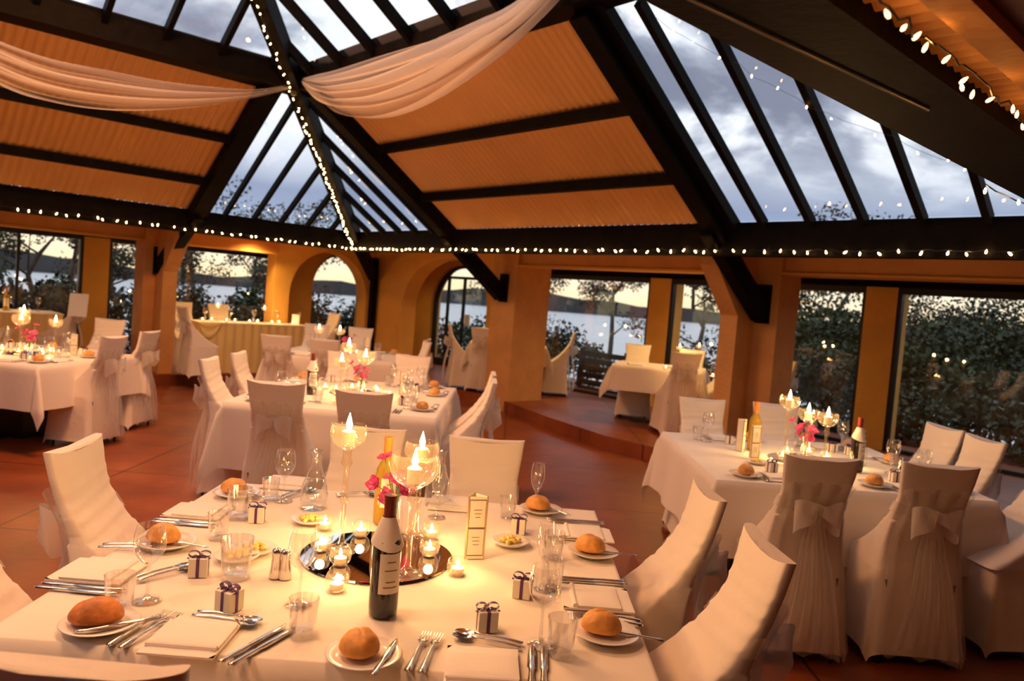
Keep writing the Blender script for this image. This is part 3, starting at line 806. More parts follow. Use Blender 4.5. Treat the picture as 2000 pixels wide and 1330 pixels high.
def glass_protos():
    P = {}
    root = thing('wine_glass'); m = MB()
    m.lathe([(.001, .002), (.034, .0), (.035, .003), (.010, .008), (.0045, .02), (.004, .085), (.008, .095), (.024, .108), (.036, .128), (.040, .150), (.038, .175), (.032, .200)], 26); m.build('glass', GLASS, root, smooth=True); P['wine'] = Proto(root)
    root = thing('champagne_glass'); m = MB()
    m.lathe([(.001, .002), (.032, .0), (.033, .003), (.009, .008), (.0045, .02), (.0045, .075), (.010, .088), (.022, .11), (.028, .14), (.0275, .17), (.023, .20)], 24); m.build('glass', GLASS, root, smooth=True); P['flute'] = Proto(root)
    root = thing('water_tumbler'); m = MB()
    m.lathe([(.001, .008), (.026, .008), (.029, .0), (.031, .004), (.034, .05), (.038, .092), (.036, .092), (.031, .04), (.028, .016), (.001, .014)], 12); m.build('glass', GLASS, root, smooth='auto'); P['tumbler'] = Proto(root)
    root = thing('water_carafe'); m = MB()
    m.lathe([(.001, .004), (.046, .0), (.050, .006), (.052, .05), (.046, .09), (.030, .135), (.021, .165), (.020, .20), (.027, .222)], 26); m.build('glass', GLASS, root, smooth=True)
    m = MB(); m.lathe([(.001, .008), (.046, .008), (.049, .05), (.044, .086), (.036, .108), (.001, .108)], 24); m.build('water', WATER, root, smooth=True); P['carafe'] = Proto(root)
    return P

def flat_bar(m, pts, th=.0022, lift=lambda y: 0):
    """cutlery blank: pts are (y, half width) along the piece"""
    n = len(pts); V = []
    for y, w in pts:
        z = lift(y); V += [(-w, y, z), (0, y, z + th * 1.4), (w, y, z), (0, y, z - th * .2)]
    F = []
    for i in range(n - 1):
        for q in range(4):
            q2 = (q + 1) % 4; F.append((i * 4 + q, i * 4 + q2, (i + 1) * 4 + q2, (i + 1) * 4 + q))
    F += [(3, 2, 1, 0), tuple((n - 1) * 4 + q for q in range(4))]
    m.add(V, F)

def cutlery():
    P = {}
    lf = lambda y: .004 + .006 * sin(max(0, min(1, (y + .1) / .2)) * pi)
    root = thing('table_fork'); m = MB()
    flat_bar(m, [(-.10, .006), (-.095, .010), (-.08, .0095), (-.05, .006), (0, .0035), (.03, .0035), (.042, .009), (.055, .013)], .003, lf)
    for x in (-.0105, -.0035, .0035, .0105):
        k = MB(); flat_bar(m, [(.053, .0019), (.08, .0017), (.10, .0010)], .002, lf) if False else m.tube([(x, .053, lf(.053)), (x, .078, lf(.078)), (x * .98, .102, lf(.102) + .004)], [.0019, .0017, .0009], 6)
    m.build('steel', STEEL, root, smooth=True); P['fork'] = Proto(root)
    root = thing('table_knife'); m = MB(); flat_bar(m, [(-.115, .005), (-.11, .0095), (-.09, .009), (-.03, .0065), (-.015, .008), (-.012, .0105), (.06, .0105), (.09, .009), (.105, .004), (.11, .001)], .003, lambda y: .004)
    m.build('steel', STEEL, root, smooth=True); P['knife'] = Proto(root)
    root = thing('dessert_spoon'); m = MB(); flat_bar(m, [(-.09, .005), (-.085, .009), (-.07, .0085), (-.04, .005), (.02, .0032), (.035, .004)], .003, lf)
    m.grid(14, 6, lambda a, b: (.0165 * b * cos(2 * pi * a), .060 + .026 * b * sin(2 * pi * a), lf(.06) - .006 * (1 - b * b) + .002), wrap=True)
    m.build('steel', STEEL, root, smooth=True, fix=False); P['spoon'] = Proto(root)
    return P

def plate_proto(crust, r=.088, butterknife=True):
    root = thing('bread_plate'); m = MB()
    m.lathe([(.001, .004), (.045, .003), (.052, .0), (.056, .003), (r * .9, .014), (r, .017), (r * .97, .019), (r * .7, .011), (.05, .008), (.001, .008)], 36); m.build('china', CHINA, root, smooth=True)
    return Proto(root)

def roll_proto(crust, seed, ax=1.25):
    R = random.Random(seed); root = thing('bread_roll'); p1, p2, p3 = R.uniform(0, 6), R.uniform(0, 6), R.uniform(0, 6)
    m = MB(); nu, nv = 30, 18
    def P(a, b):
        t = 2 * pi * a; f = pi * b; x, y, z = sin(f) * cos(t), sin(f) * sin(t), cos(f)
        k = 1 + .05 * sin(3 * x + p1) * cos(2.5 * y + p2) + .035 * sin(7 * y + p3) * cos(5 * x) - .06 * exp(-((y - .15 * sin(3 * x)) / .10) ** 2) * max(0, z)
        zz = z if z > 0 else z * .45
        return (.049 * ax * x * k, .046 * y * k, .019 + .040 * zz * k)
    m.grid(nu, nv, P, wrap=True); m.build('crust', crust, root, smooth=True); return Proto(root)

def napkin_proto():
    root = thing('folded_napkin'); m = MB()
    def layer(z0, w, d, lift):
        m.grid(16, 12, lambda a, b: ((a - .5) * w, (b - .5) * d, z0 + .004 * (1 - (2 * a - 1) ** 8) * (1 - (2 * b - 1) ** 8) + lift * sin(a * 3) * .3))
        m.box(-w / 2, w / 2, -d / 2, d / 2, max(.0005, z0 - .005), z0)
    layer(.006, .17, .20, 0); layer(.013, .165, .125, .004)
    m.tube([(-.08, -.066, .010), (0, -.068, .011), (.08, -.066, .010)], .008, 8)
    m.build('linen', NAPK, root, smooth='auto'); return Proto(root)

def box_proto():
    root = thing('favour_box'); m = MB(); m.box(-.025, .025, -.025, .025, 0, .052); m.build('box', CARD, root)
    m = MB(); m.box(-.0045, .0045, -.0258, .0258, .0, .053); m.box(-.0258, .0258, -.0045, .0045, .0, .0533); r = m.build('ribbon', PURPLE, root)
    m = MB()
    for sg in (-1, 1): m.grid(16, 3, lambda a, b: (sg * (.015 - .015 * cos(2 * pi * a)), (b - .5) * .014, .056 + .009 * sin(2 * pi * a) * sg * sg + .004), wrap=True)
    for sg in (-1, 1): m.grid(6, 2, lambda a, b: (sg * (.004 + .028 * a), (b - .5) * .012 - .008, .056 - .004 * a + .004 * sin(6 * a)))
    m.build('bow', PURPLE, r, smooth=True, fix=False); return Proto(root)

def butter_proto():
    root = thing('butter_dish'); m = MB(); m.lathe([(.001, .003), (.04, .0), (.05, .004), (.068, .016), (.066, .018), (.045, .008), (.001, .007)], 30); m.build('china', CHINA, root, smooth=True)
    m = MB(); R = random.Random(3)
    for k in range(16):
        a = R.uniform(0, 6.28); r = R.uniform(0, .036); c = Vector((r * cos(a), r * sin(a), .013 + .008 * (1 - r / .04))); t = R.uniform(0, 3.14)
        m.tube([c + Vector((.013 * cos(t + q * .5) * (q - 1), .013 * sin(t + q * .5) * (q - 1), .003 * (q % 2))) for q in range(3)], [.006, .0075, .005], 7)
    m.build('butter_curls', BUTTER, root, smooth=True); return Proto(root)

def menu_proto():
    root = thing('menu_card'); m = MB(); h = .205; w = .062; tri = [(-w / 2, 0), (w / 2, .008), (-.008, .05)]
    n = 3
    for k in range(3):
        (x0, y0), (x1, y1) = tri[k], tri[(k + 1) % 3]; m.prism([(x0, y0, 0), (x1, y1, 0), (x1, y1, h), (x0, y0, h)], (Vector((y1 - y0, x0 - x1, 0)).normalized() * .0012))
    m.build('card', CARD, root)
    m = MB(); d = Vector((tri[1][0] - tri[0][0], tri[1][1] - tri[0][1], 0)); o = Vector((tri[0][0], tri[0][1], 0)); nrm = Vector((d.y, -d.x, 0)).normalized() * .0018
    def strip(a0, a1, z0, z1): m.add([o + d * a0 + nrm + Vector((0, 0, z0)), o + d * a1 + nrm + Vector((0, 0, z0)), o + d * a1 + nrm + Vector((0, 0, z1)), o + d * a0 + nrm + Vector((0, 0, z1))], [(0, 1, 2, 3)])
    strip(.06, .08, .01, h - .01); strip(.92, .94, .01, h - .01); strip(.06, .94, .01, .013); strip(.06, .94, h - .013, h - .01); strip(.06, .94, .098, .104)
    for q in range(3): strip(.3 + .05 * q, .72 - .03 * q, .16 - q * .012, .162 - q * .012)
    for q in range(3): strip(.28 + .04 * q, .7, .070 - q * .012, .072 - q * .012)
    m.build('printed_border', INK, root, fix=False)
    m = MB()
    for (x, y) in tri: m.box(x - .0022, x + .0022, y - .0022, y + .0022, 0, h + .001)
    m.build('gold_edge', GOLD, root); return Proto(root)

def shaker_proto():
    root = thing('steel_shaker'); m = MB(); m.lathe([(.001, 0), (.018, .0), (.019, .004), (.015, .03), (.0125, .06), (.0145, .072), (.013, .082), (.006, .087), (.001, .088)], 18); m.build('body', STEEL, root, smooth=True); return Proto(root)

def flowers_proto(seed=1):
    R = random.Random(seed); root = thing('flower_vase'); m = MB(); m.lathe([(.001, .004), (.030, .0), (.033, .006), (.030, .06), (.026, .11), (.031, .145)], 22); m.build('vase_glass', GLASS, root, smooth=True)
    for k in range(11):
        a = 2 * pi * k / 11 + R.uniform(-.3, .3); l = R.uniform(.03, .11); z = R.uniform(.13, .27)
        tip = Vector((l * cos(a), l * sin(a) * .8, z)); m = MB(); m.tube([(0, 0, .02), (.012 * cos(a), .012 * sin(a), .13), tip], .0022, 6); m.build('stem', STEM, root, smooth=True)
        m = MB(); nd = (tip - Vector((0, .02, .12))).normalized(); s1 = nd.cross(Vector((0, 0, 1))).normalized(); s2 = nd.cross(s1)
        for q in range(5):
            t = 2 * pi * q / 5 + .3; d = s1 * cos(t) + s2 * sin(t); e = nd.cross(d); rr = .028 if q % 2 else .034
            m.grid(6, 5, lambda a_, b_: tuple(tip + d * rr * b_ + e * (a_ - .5) * rr * 1.1 * sin(pi * min(1, .18 + b_ * .80)) + nd * (.008 * b_ * b_ + .004 * cos(a_ * 6))))
        m.lathe([(.001, -.005), (.006, 0), (.001, .007)], 6, tuple(tip + nd * .006)); m.build('orchid_bloom', ORCHID, root, smooth=True, fix=False)
    return Proto(root)

def mirror_proto():
    root = thing('mirror_tile'); m = MB(); m.lathe([(.001, 0), (.238, 0), (.24, .002), (.238, .006), (.001, .006)], 64); m.build('mirror_glass', MIRROR, root, smooth='auto'); return Proto(root)

GOB = {'a': goblet_proto(.405, .059, 4.2), 'b': goblet_proto(.365, .074, 4.6), 'c': goblet_proto(.33, .060, 3.4)}
TEA = tealight_proto(.55)
RED = bottle_proto(BOTTLE, FOIL); WHITE = bottle_proto(WHITEWINE, FOILO, False, True)
GL = glass_protos(); CU = cutlery(); PLATE = plate_proto(BREAD)
ROLLS = [roll_proto(BREAD, 1), roll_proto(BREAD2, 2, 1.05), roll_proto(BREAD2, 5, 1.1)]
NAP = napkin_proto(); BOX = box_proto(); BUT = butter_proto(); MENU = menu_proto(); SHK = shaker_proto(); FLO = flowers_proto(); MIR = mirror_proto()
ZT = TZ + .003
def on(px, py, z=ZT):
    p = at(px, py, z); return (p.x, p.y, z)
D = math.radians
NT = 'the nearest table'

# --- nearest table -------------------------------------------------
mir = on(737, 1087); MIR.put(mir, 0, 'round mirror tile under the candles on ' + NT, 'mirror')
MZ = ZT + .007
GOB['a'][0].put(on(666, 1072, MZ), 0, 'tallest lit candle goblet, left of the flowers on ' + NT, 'candle holder', 'lit goblets on the nearest table')
GOB['b'][0].put(on(795, 1122, MZ), 0, 'wide-bowled lit candle goblet right behind the red wine bottle', 'candle holder', 'lit goblets on the nearest table')
GOB['c'][0].put(on(812, 1046, MZ), 0, 'lit candle goblet half hidden behind the wide-bowled one', 'candle holder', 'lit goblets on the nearest table')
for (x, y, on_m, lb) in ((657, 1153, 0, 'in front of the mirror, left of the red wine bottle'), (893, 1122, 0, 'right of the mirror, before the menu card'), (664, 1102, 1, 'on the mirror at the foot of the tallest goblet'), (838, 1084, 1, 'on the mirror, between wine bottle and menu card'),
                          (634, 1034, 0, 'behind the mirror, by the lemon-yellow plate'), (626, 1074, 1, 'at the blue-reflecting left rim of the mirror'), (704, 1046, 1, 'on the mirror behind the wine bottle shoulder'), (842, 1050, 1, 'at the far right of the mirror below the orchids')):
    TEA.put(on(x, y, MZ if on_m else ZT), 0, 'round glass tealight ' + lb, 'candle', 'tealights on the nearest table')
RED.put(on(747, 1200), D(0), 'red wine bottle with napkin collar, front of the mirror on ' + NT, 'wine bottle')
WHITE.put(on(748, 1022), 0, 'golden wine bottle with orange cap behind the wide-bowled goblet', 'wine bottle')
FLO.put(on(768, 1040), 0, 'glass vase of magenta orchids in the middle of ' + NT, 'flowers')
MENU.put(on(926, 1092), D(8), 'cream folded menu card standing right of the goblets', 'menu card')
for x, y, lb in ((538, 1128, 'left'), (556, 1130, 'right')): SHK.put(on(x, y), 0, f'polished steel shaker, the {lb} one of the pair left of the mirror', 'shaker', 'steel shakers on the nearest table')
for x, y, r, lb in ((388, 1122, 12, 'between the big wine glass and the butter glass'), (447, 1190, -25, 'in front of the butter dish, bow askew'), (502, 1018, 5, 'beside the tall tumbler at the far left'),
                    (1012, 1040, -8, 'behind the round yellow butter dish'), (1020, 1164, -12, 'beside the clustered tumblers on the right'), (949, 1228, 14, 'right of the red wine bottle, above the spoon')):
    BOX.put(on(x, y), D(r), 'small favour box with purple bow ' + lb, 'gift box', 'favour boxes on the nearest table')
for x, y, lb in ((997, 1063, 'right of the menu card'), (462, 1092, 'seen through a tumbler on the left'), (606, 1020, 'left of the tallest goblet'), (497, 1078, 'left of the steel shakers')):
    BUT.put(on(x, y), 0, 'small dish of yellow butter curls ' + lb, 'butter dish', 'butter dishes on the nearest table')
settings = (  # plate, roll kind, butter knife angle
    (195, 1226, 0, -52, 'nearest the left corner'), (710, 1288, 1, -8, 'in front of the red wine bottle'), (1158, 1084, 2, 80, 'on the far right'), (1182, 1244, 2, 75, 'on the near right'),
    (325, 1066, 2, 75, 'behind the large wine glass'), (462, 968, 1, 60, 'behind the tall tumbler'), (1056, 1000, 1, 40, 'behind the far wine glass'))
for x, y, k, a, lb in settings:
    p = on(x, y); PLATE.put(p, 0, f'white bread plate {lb}, with a roll on it', 'plate', 'bread plates on the nearest table')
    q = (p[0] - .012, p[1] + .006, p[2] + .008); ROLLS[k].put(q, D(a + 100 if k else 15), f'bread roll {lb} of the nearest table', 'bread', 'bread rolls on the nearest table')
    CU['knife'].put((p[0] + .045 * cos(D(a + 90)) * 0 + .052, p[1] - .012, p[2] + .015), D(a), f'butter knife on the bread plate {lb}', 'knife', 'butter knives', scale=.82)
def pair(kind, x, y, a, gap, lb, cat, sc_=1.0):
    p = on(x, y); d = Vector((cos(D(a)), sin(D(a)), 0)) * gap
    for sg, w in ((-1, 'one'), (1, 'the other')):
        CU[kind].put((p[0] + d.x * sg, p[1] + d.y * sg, p[2]), D(a), f'steel {kind}, {w} of two {lb}', cat, 'cutlery on the nearest table', scale=sc_)
pair('fork', 284, 1232, -14, .016, 'beside the dark roll near the left corner', 'fork')
pair('fork', 828, 1277, -6, .015, 'right of the front middle roll', 'fork')
pair('fork', 1182, 1213, 88, .014, 'between near right roll and napkin', 'fork')
pair('fork', 1118, 1056, 100, .014, 'left of the far right roll', 'fork')
pair('fork', 262, 1072, -88, .014, 'beyond the napkin near the white chair with side bow', 'fork')
pair('knife', 508, 1260, -22, .014, 'below the butter dishes at the front edge', 'knife')
pair('knife', 1050, 1303, -2, .014, 'at the front edge by the right corner', 'knife')
pair('knife', 158, 1152, -92, .014, 'at the left edge of the nearest table', 'knife')
pair('knife', 362, 1023, -92, .013, 'behind the bread plate on the left', 'knife')
pair('knife', 1150, 1136, 92, .012, 'above the near right napkin', 'knife')
pair('knife', 1122, 1020, 92, .012, 'at the far right end', 'knife')
pair('spoon', 445, 1212, -100, .012, 'in front of the box with the askew bow', 'spoon')
pair('spoon', 950, 1252, 78, .012, 'in front of the favour box by the wine bottle', 'spoon')
pair('spoon', 326, 1120, -38, .012, 'beside the foot of the large wine glass', 'spoon')
pair('spoon', 583, 965, -30, .012, 'before the clear carafe', 'spoon')
pair('spoon', 700, 968, -70, .012, 'behind the tallest goblet', 'spoon')
for x, y, r, lb in ((378, 1246, 0, 'at the front between forks and knives'), (942, 1308, 2, 'at the front edge right of centre'), (192, 1118, 90, 'before the chair with the side bow'), (388, 1000, 90, 'at the far left side'),
                    (1164, 1172, -90, 'between near right forks and knives'), (1142, 1044, -90, 'at the far right side'), (880, 985, 180, 'before the chair behind the menu card'), (560, 945, 180, 'at the far left corner')):
    NAP.put(on(x, y), D(r), 'folded white napkin ' + lb, 'napkin', 'napkins on the nearest table')
for kind, x, y, lb in (('wine', 287, 1172, 'large wine glass standing before the chair with a side bow'), ('wine', 553, 978, 'wine glass at the far left beside a tumbler'), ('flute', 1045, 1000, 'tall narrow glass at the far right corner'),
                       ('wine', 584, 1180, 'wine glass between steel shakers and red bottle'), ('wine', 1055, 1258, 'wine glass at the near right, foot beside two tumblers'), ('flute', 852, 1010, 'narrow glass behind the menu card, left'),
                       ('flute', 1060, 1150, 'narrow glass among the tumblers on the right')):
    GL[kind].put(on(x, y), 0, 'clear ' + lb, 'glass', 'stemmed glasses on the nearest table')
for x, y, s_, lb in ((232, 1192, 1.0, 'before the large wine glass on the left'), (590, 1238, .98, 'in the middle front, casting a ring of light'), (1094, 1278, 1.0, 'nearest the right front corner'), (1076, 1150, .98, 'right of the favour box, middle of three'),
                     (460, 1128, 1.25, 'tall, in front of a yellow butter dish'), (426, 1052, .95, 'behind the box with purple bow on the left'), (466, 1012, 1.2, 'tall, at the far left beside a favour box'), (528, 975, .9, 'at the far left next to a wine glass'),
                     (1080, 1090, .95, 'right, behind the other two'), (990, 1010, .9, 'far side, behind the favour box')):
    GL['tumbler'].put(on(x, y), rnd(), 'clear faceted tumbler ' + lb, 'glass', 'tumblers on the nearest table', scale=s_)
for x, y, lb in ((612, 992, 'far left, before the second chair'), (853, 985, 'behind the wide-bowled goblet, right')): GL['carafe'].put(on(x, y), 0, 'clear glass water carafe ' + lb, 'carafe', 'carafes on the nearest table')

# --- the other laid tables ------------------------------------------
DIRS = ('right', 'far right', 'beyond', 'far left', 'left', 'near left', 'in front', 'near right')
def lay(cx, cy, w, d, rz, z, what, gobs, seed, seats=('n', 'f', 'l', 'r'), bottle=(.25, -.12), menu=(-.28, .0), flowers=(.02, .06), carafe=(.42, .0), n_tea=7, box=True):
    R = random.Random(seed); c, s_ = cos(rz), sin(rz)
    def g(x, y): return (cx + x * c - y * s_, cy + x * s_ + y * c, z)
    MIR.put(g(0, 0), 0, f'round mirror tile on {what}', 'mirror', scale=.9)
    for k, (key, x, y) in enumerate(gobs):
        GOB[key][0].put((x, y, z + .007), 0, f'{("tallest", "second", "lowest")[k]} lit candle goblet on {what}', 'candle holder', 'lit goblets on ' + what)
    for k in range(n_tea):
        t = 2 * pi * k / n_tea + .4; r = .30 if k % 2 else .17; q = g(r * cos(t), r * sin(t) * .8); TEA.put((q[0], q[1], z + (.007 if r < .2 else 0)), 0, f'tealight {"nearer" if k % 2 == 0 else "farther"} out, {DIRS[int(((t + .39) % (2 * pi)) / (pi / 4)) % 8]} of the goblets on {what}', 'candle', 'tealights on ' + what)
    if bottle: RED.put(g(*bottle), R.uniform(-.5, .5), f'wine bottle with white napkin collar on {what}', 'wine bottle')
    if menu: MENU.put(g(*menu), rz + .2, f'folded menu card standing on {what}', 'menu card')
    if flowers: FLO.put(g(*flowers), R.uniform(0, 6), f'vase of dark pink orchids on {what}', 'flowers')
    if carafe: GL['carafe'].put(g(*carafe), 0, f'clear water carafe on {what}', 'carafe')
    for sd in seats:
        for k in (-1, 1):
            seat = {'n': ('left', 'right'), 'f': ('right', 'left'), 'l': ('farther', 'nearer'), 'r': ('nearer', 'farther')}[sd][(k + 1) // 2]
            seat = f'{seat} place on the {dict(n="near", f="far", l="left", r="right")[sd]} side of {what}'
            u = k * (w if sd in 'nf' else d) * .235
            def h(a, b):      # a along the edge to the diner's right, b inwards from the edge
                if sd == 'n': return g(u + a, -d / 2 + b)
                if sd == 'f': return g(u - a, d / 2 - b)
                if sd == 'l': return g(-w / 2 + b, u - a)
                return g(w / 2 - b, u + a)
            rr = rz + {'n': 0, 'f': pi, 'l': -pi / 2, 'r': pi / 2}[sd]
            NAP.put(h(0, .14), rr, f'folded napkin, {seat}', 'napkin', 'napkins on ' + what)
            p = h(-.20, .13); PLATE.put(p, 0, f'bread plate, {seat}', 'plate', 'bread plates on ' + what)
            ROLLS[R.choice((1, 2))].put((p[0], p[1], p[2] + .008), R.uniform(0, 3), f'bread roll, {seat}', 'bread', 'rolls on ' + what)
            for q in (-.115, -.095): CU['fork'].put(h(q, .13), rr, f'{"outer" if q < -.1 else "inner"} fork, {seat}', 'fork', 'forks on ' + what)
            for q in (.10, .12): CU['knife'].put(h(q, .13), rr, f'{"outer" if q > .11 else "inner"} knife, {seat}', 'knife', 'knives on ' + what)
            if box: BOX.put(h(.0, .31), rr + R.uniform(-.4, .4), f'favour box with bow, {seat}', 'gift box', 'favour boxes on ' + what)
            GL['wine'].put(h(.15, .30), 0, f'clear wine glass, {seat}', 'glass', 'wine glasses on ' + what)
            GL['tumbler'].put(h(.20, .25), 0, f'clear tumbler, {seat}', 'glass', 'tumblers on ' + what)
t2 = [(k, *at(x, y, ZT + h)[:2]) for k, x, y, h in (('a', 1543, 777, .40), ('c', 1580, 802, .325), ('c', 1618, 810, .325))]
lay(*T2, 1.48, 1.47, 0, ZT, 'the dark-window table', t2, 11, seats=('n', 'f', 'r'), bottle=(.22, -.22), menu=(-.34, -.10), flowers=(.02, .05), carafe=(.33, .0), n_tea=8)
WHITE.put((*at(1470, 880, ZT)[:2], ZT), 0, 'gold-glowing wine bottle left of the goblets on the dark-window table', 'wine bottle')
MENU.put((*at(1452, 882, ZT)[:2], ZT), .9, 'grey-edged menu card beside the gold bottle', 'menu card')
BUT.put((*at(1478, 905, ZT)[:2], ZT), 0, 'butter dish left of the card on the dark-window table', 'butter dish')
t3 = [(k, *at(x, y, ZT + h)[:2]) for k, x, y, h in (('a', 682, 672, .40), ('b', 715, 688, .36), ('c', 668, 702, .325))]
lay(*T3, 1.47, 1.80, 0, ZT, 'the middle table', t3, 12, bottle=(-.30, -.25), menu=(.36, .1), n_tea=8)
t5 = [('a', -4.52, 7.05), ('b', -4.42, 6.86), ('c', -4.25, 7.10)]
lay(*T5, 1.4, 1.4, -.10, ZT, 'the left table', t5, 13, bottle=(.0, -.38), menu=(.42, .12), n_tea=8)
lay(*T4, 1.5, 1.4, 0, ZT, 'the table before the arches', [('c', -2.36, 9.32), ('c', -2.10, 9.30)], 14, seats=('n', 'f'), n_tea=5, bottle=None, menu=(.3, 0), carafe=(-.4, 0), box=False)
# raised tables and the head table
ZP = PLAT + TZ + .003
for x, y, lb in ((1328, 676, 'left'), (1366, 674, 'right')):
    p = at(x, y, ZP + .26); GOB['c'][0].put((p.x, p.y, ZP), 0, f'lit candle goblet, {lb} of two on the small raised table', 'candle holder', 'goblets on the raised table', scale=.8)
for x, y, lb in ((1392, 738, 'gold-lit one near the carafe'), (1408, 738, 'one beside the carafe'), (1300, 722, 'one by the napkin end')):
    p = at(x, y, ZP); TEA.put((p.x, p.y, ZP), 0, f'tealight on the small raised table, {lb}', 'candle', 'tealights on the raised table')
p = at(1400, 733, ZP); GL['carafe'].put((p.x, p.y + .1, ZP), 0, 'clear carafe on the small raised table', 'carafe')
for k, (a, b) in enumerate(((-.35, .1), (.3, -.1), (.1, .15))): NAP.put((P1.x + a, P1.y + b, ZP), k, f'folded napkin on the small table behind the centre pillar, {("left", "right", "farther")[k]} one', 'napkin', 'napkins behind the pillar')
for k, (a, b) in enumerate(((-.35, -.15), (.1, -.2))): q = Vector((a, b, 0)); NAP.put((P2.x + a, P2.y + b, ZP), k, f'folded napkin on the small raised table by the window, {("left", "middle")[k]} one', 'napkin', 'napkins on the raised table')
ZB = PLAT + .77 + .003
for k in range(9):
    q = W(-.78 - .12 * (k % 2), -2.0 + k * .18, ZB); TEA.put(q, 0, f'tealight on the head table, {("first", "second", "third", "fourth", "fifth", "sixth", "seventh", "eighth", "last")[k]} from the left', 'candle', 'tealights on the head table')
for k, j in enumerate((-1.7, -.95)):
    q = W(-1.0, j, ZB); GOB['c'][0].put(q, 0, f'candle goblet on the head table, {("nearer its left end", "nearer the arched window")[k]}', 'candle holder', 'goblets on the head table', scale=.75)
for k in range(5):
    q = W(-.95, -1.9 + k * .38, ZB); GL['wine'].put(q, 0, f'clear wine glass on the head table, {("first", "second", "third", "fourth", "last")[k]} from the left', 'glass', 'glasses on the head table')
q = W(-.85, -.48, ZB); m = MB(); m.box(-.06, .06, -.003, .003, 0, .16); m.prism([(-.06, .003, 0), (.06, .003, 0), (.06, .06, 0), (-.06, .06, 0)], (0, 0, .002)); tag(m.build('table_card', PAPER, loc=q, rot=.2), 'white card standing at the right end of the head table', 'card')
ZL = PLAT + .75 + .003
for k in range(4):
    q = W(-1.75, -5.4 + k * .42, ZL); TEA.put(q, 0, f'tealight on the long table by the lake window, {("first", "second", "third", "last")[k]} from the left', 'candle', 'tealights by the lake window')
q = W(-1.8, -4.3, ZL); WHITE.put(q, 0, 'gold bottle on the long table by the lake window', 'wine bottle'); 
for k in range(3): q = W(-1.9, -4.6 + k * .35, ZL); GL['wine'].put(q, 0, f'clear wine glass on the long table by the lake window, {("first", "middle", "last")[k]} of three', 'glass', 'glasses by the lake window')
# sheet of printed paper propped on the chair by the lake window
q = at(150, 618, PLAT + .80); m = MB(); m.box(-.11, .11, -.003, .003, 0, .30); o = tag(m.build('paper_sheet', PAPER, loc=q, rot=.25), 'white printed paper sheet propped on the chair by the ochre pier', 'paper'); o.rotation_euler[0] = -.25

# ================================================================== FAIRY LIGHTS
bulbm = MB(); bulbm.lathe([(.0005, -.014), (.004, -.012), (.0062, -.004), (.005, .004), (.0025, .010), (.0018, .012)], 8)
BULB = bulbm.build('bulb', GLOW, smooth=True); BULB_ME = BULB.data; bpy.data.objects.remove(BULB)
BULB = bulbm.build('bulb', GLOWN, smooth=True); BULB_NEAR = BULB.data; bpy.data.objects.remove(BULB)
def string(path, n, label, r=1.0, jit=.02, hang=.018, cord=.003, seed=0, clump=None, me=None, lit=0, litpw=.15):
    """a string of bulbs along the polyline; the cord is the thing, the bulbs its parts"""
    R = random.Random(seed); path = [Vector(p) for p in path]; seg = [(path[k + 1] - path[k]).length for k in range(len(path) - 1)]; tot = sum(seg)
    def pos(u):
        d = u * tot
        for k, l in enumerate(seg):
            if d <= l or k == len(seg) - 1: return path[k].lerp(path[k + 1], min(1, d / l))
            d -= l
    pts = [pos(k / (n * 2)) + Vector((R.uniform(-1, 1), R.uniform(-1, 1), R.uniform(-1, 1))) * jit * .4 + Vector((0, 0, -.012 * (k % 2))) for k in range(n * 2 + 1)]
    m = MB(); m.tube(pts, cord, 5); root = m.build('string_light', BLACK); tag(root, label, 'string lights', 'fairy light strings')
    for k in range(n):
        u = (k + .5 + R.uniform(-.3, .3)) / n
        if clump: u = u ** clump
        p = pos(u) + Vector((R.uniform(-jit, jit), R.uniform(-jit, jit), -hang + R.uniform(-jit, jit) * .6))
        o = bpy.data.objects.new('bulb', me or BULB_ME); col.objects.link(o); o.parent = root; o.location = p
        o.rotation_euler = (R.uniform(-.9, .9), R.uniform(-.9, .9), R.uniform(0, 6)); o.scale = (r,) * 3
        if lit and k % lit == 0: l = lamp('bulb_light', 'POINT', p + Vector((0, 0, .0)), litpw, (1, .42, .10), .01); l.parent = root
ZE = 2.225
string([W(0.02, -.045, ZE), W(1.2, -.045, ZE - .01), W(9.7, -.045, ZE)], 78, 'fairy lights along the long dark eaves beam over the dark windows', 1.25, clump=1.25, seed=1, lit=9, litpw=.5)
string([W(.045, -.02, ZE), W(.045, -9.0, ZE)], 66, 'fairy lights along the eaves beam over the lake windows', 1.25, clump=1.1, seed=2, lit=9, litpw=.5)
string([W(1.97, -1.97, 3.545), W(1.0, -1.0, 2.905), W(.14, -.14, 2.30), W(.06, -.06, 2.22)], 52, 'fairy lights down the corner rafter from drape knot to the eaves', 1.15, jit=.025, seed=3)
string([W(2.0, -2.0, 3.55), W(2.8, -2.8, 4.10), W(3.6, -3.6, 4.63)], 24, 'fairy lights climbing the rafter above the drape knot', 1.15, jit=.02, seed=4)
string([W(10.11, -5.6, 2.13), W(10.055, -2.4, 2.14)], 42, 'large close fairy lights hanging from the brown batten overhead', .72, jit=.016, hang=.022, cord=.0022, seed=5, me=BULB_NEAR, lit=5, litpw=.16)
string([W(9.64, -2.9, 2.20), W(9.64, -.1, 2.20)], 10, 'sparse fairy lights on the near beam above the dark windows', 1.0, seed=6)
string([W(7.1, -1.85, 3.70), W(7.9, -1.1, 3.16), W(9.6, -.35, 2.36)], 14, 'fairy lights on thin wires across the sky panes', .95, jit=.03, cord=.0012, seed=7)

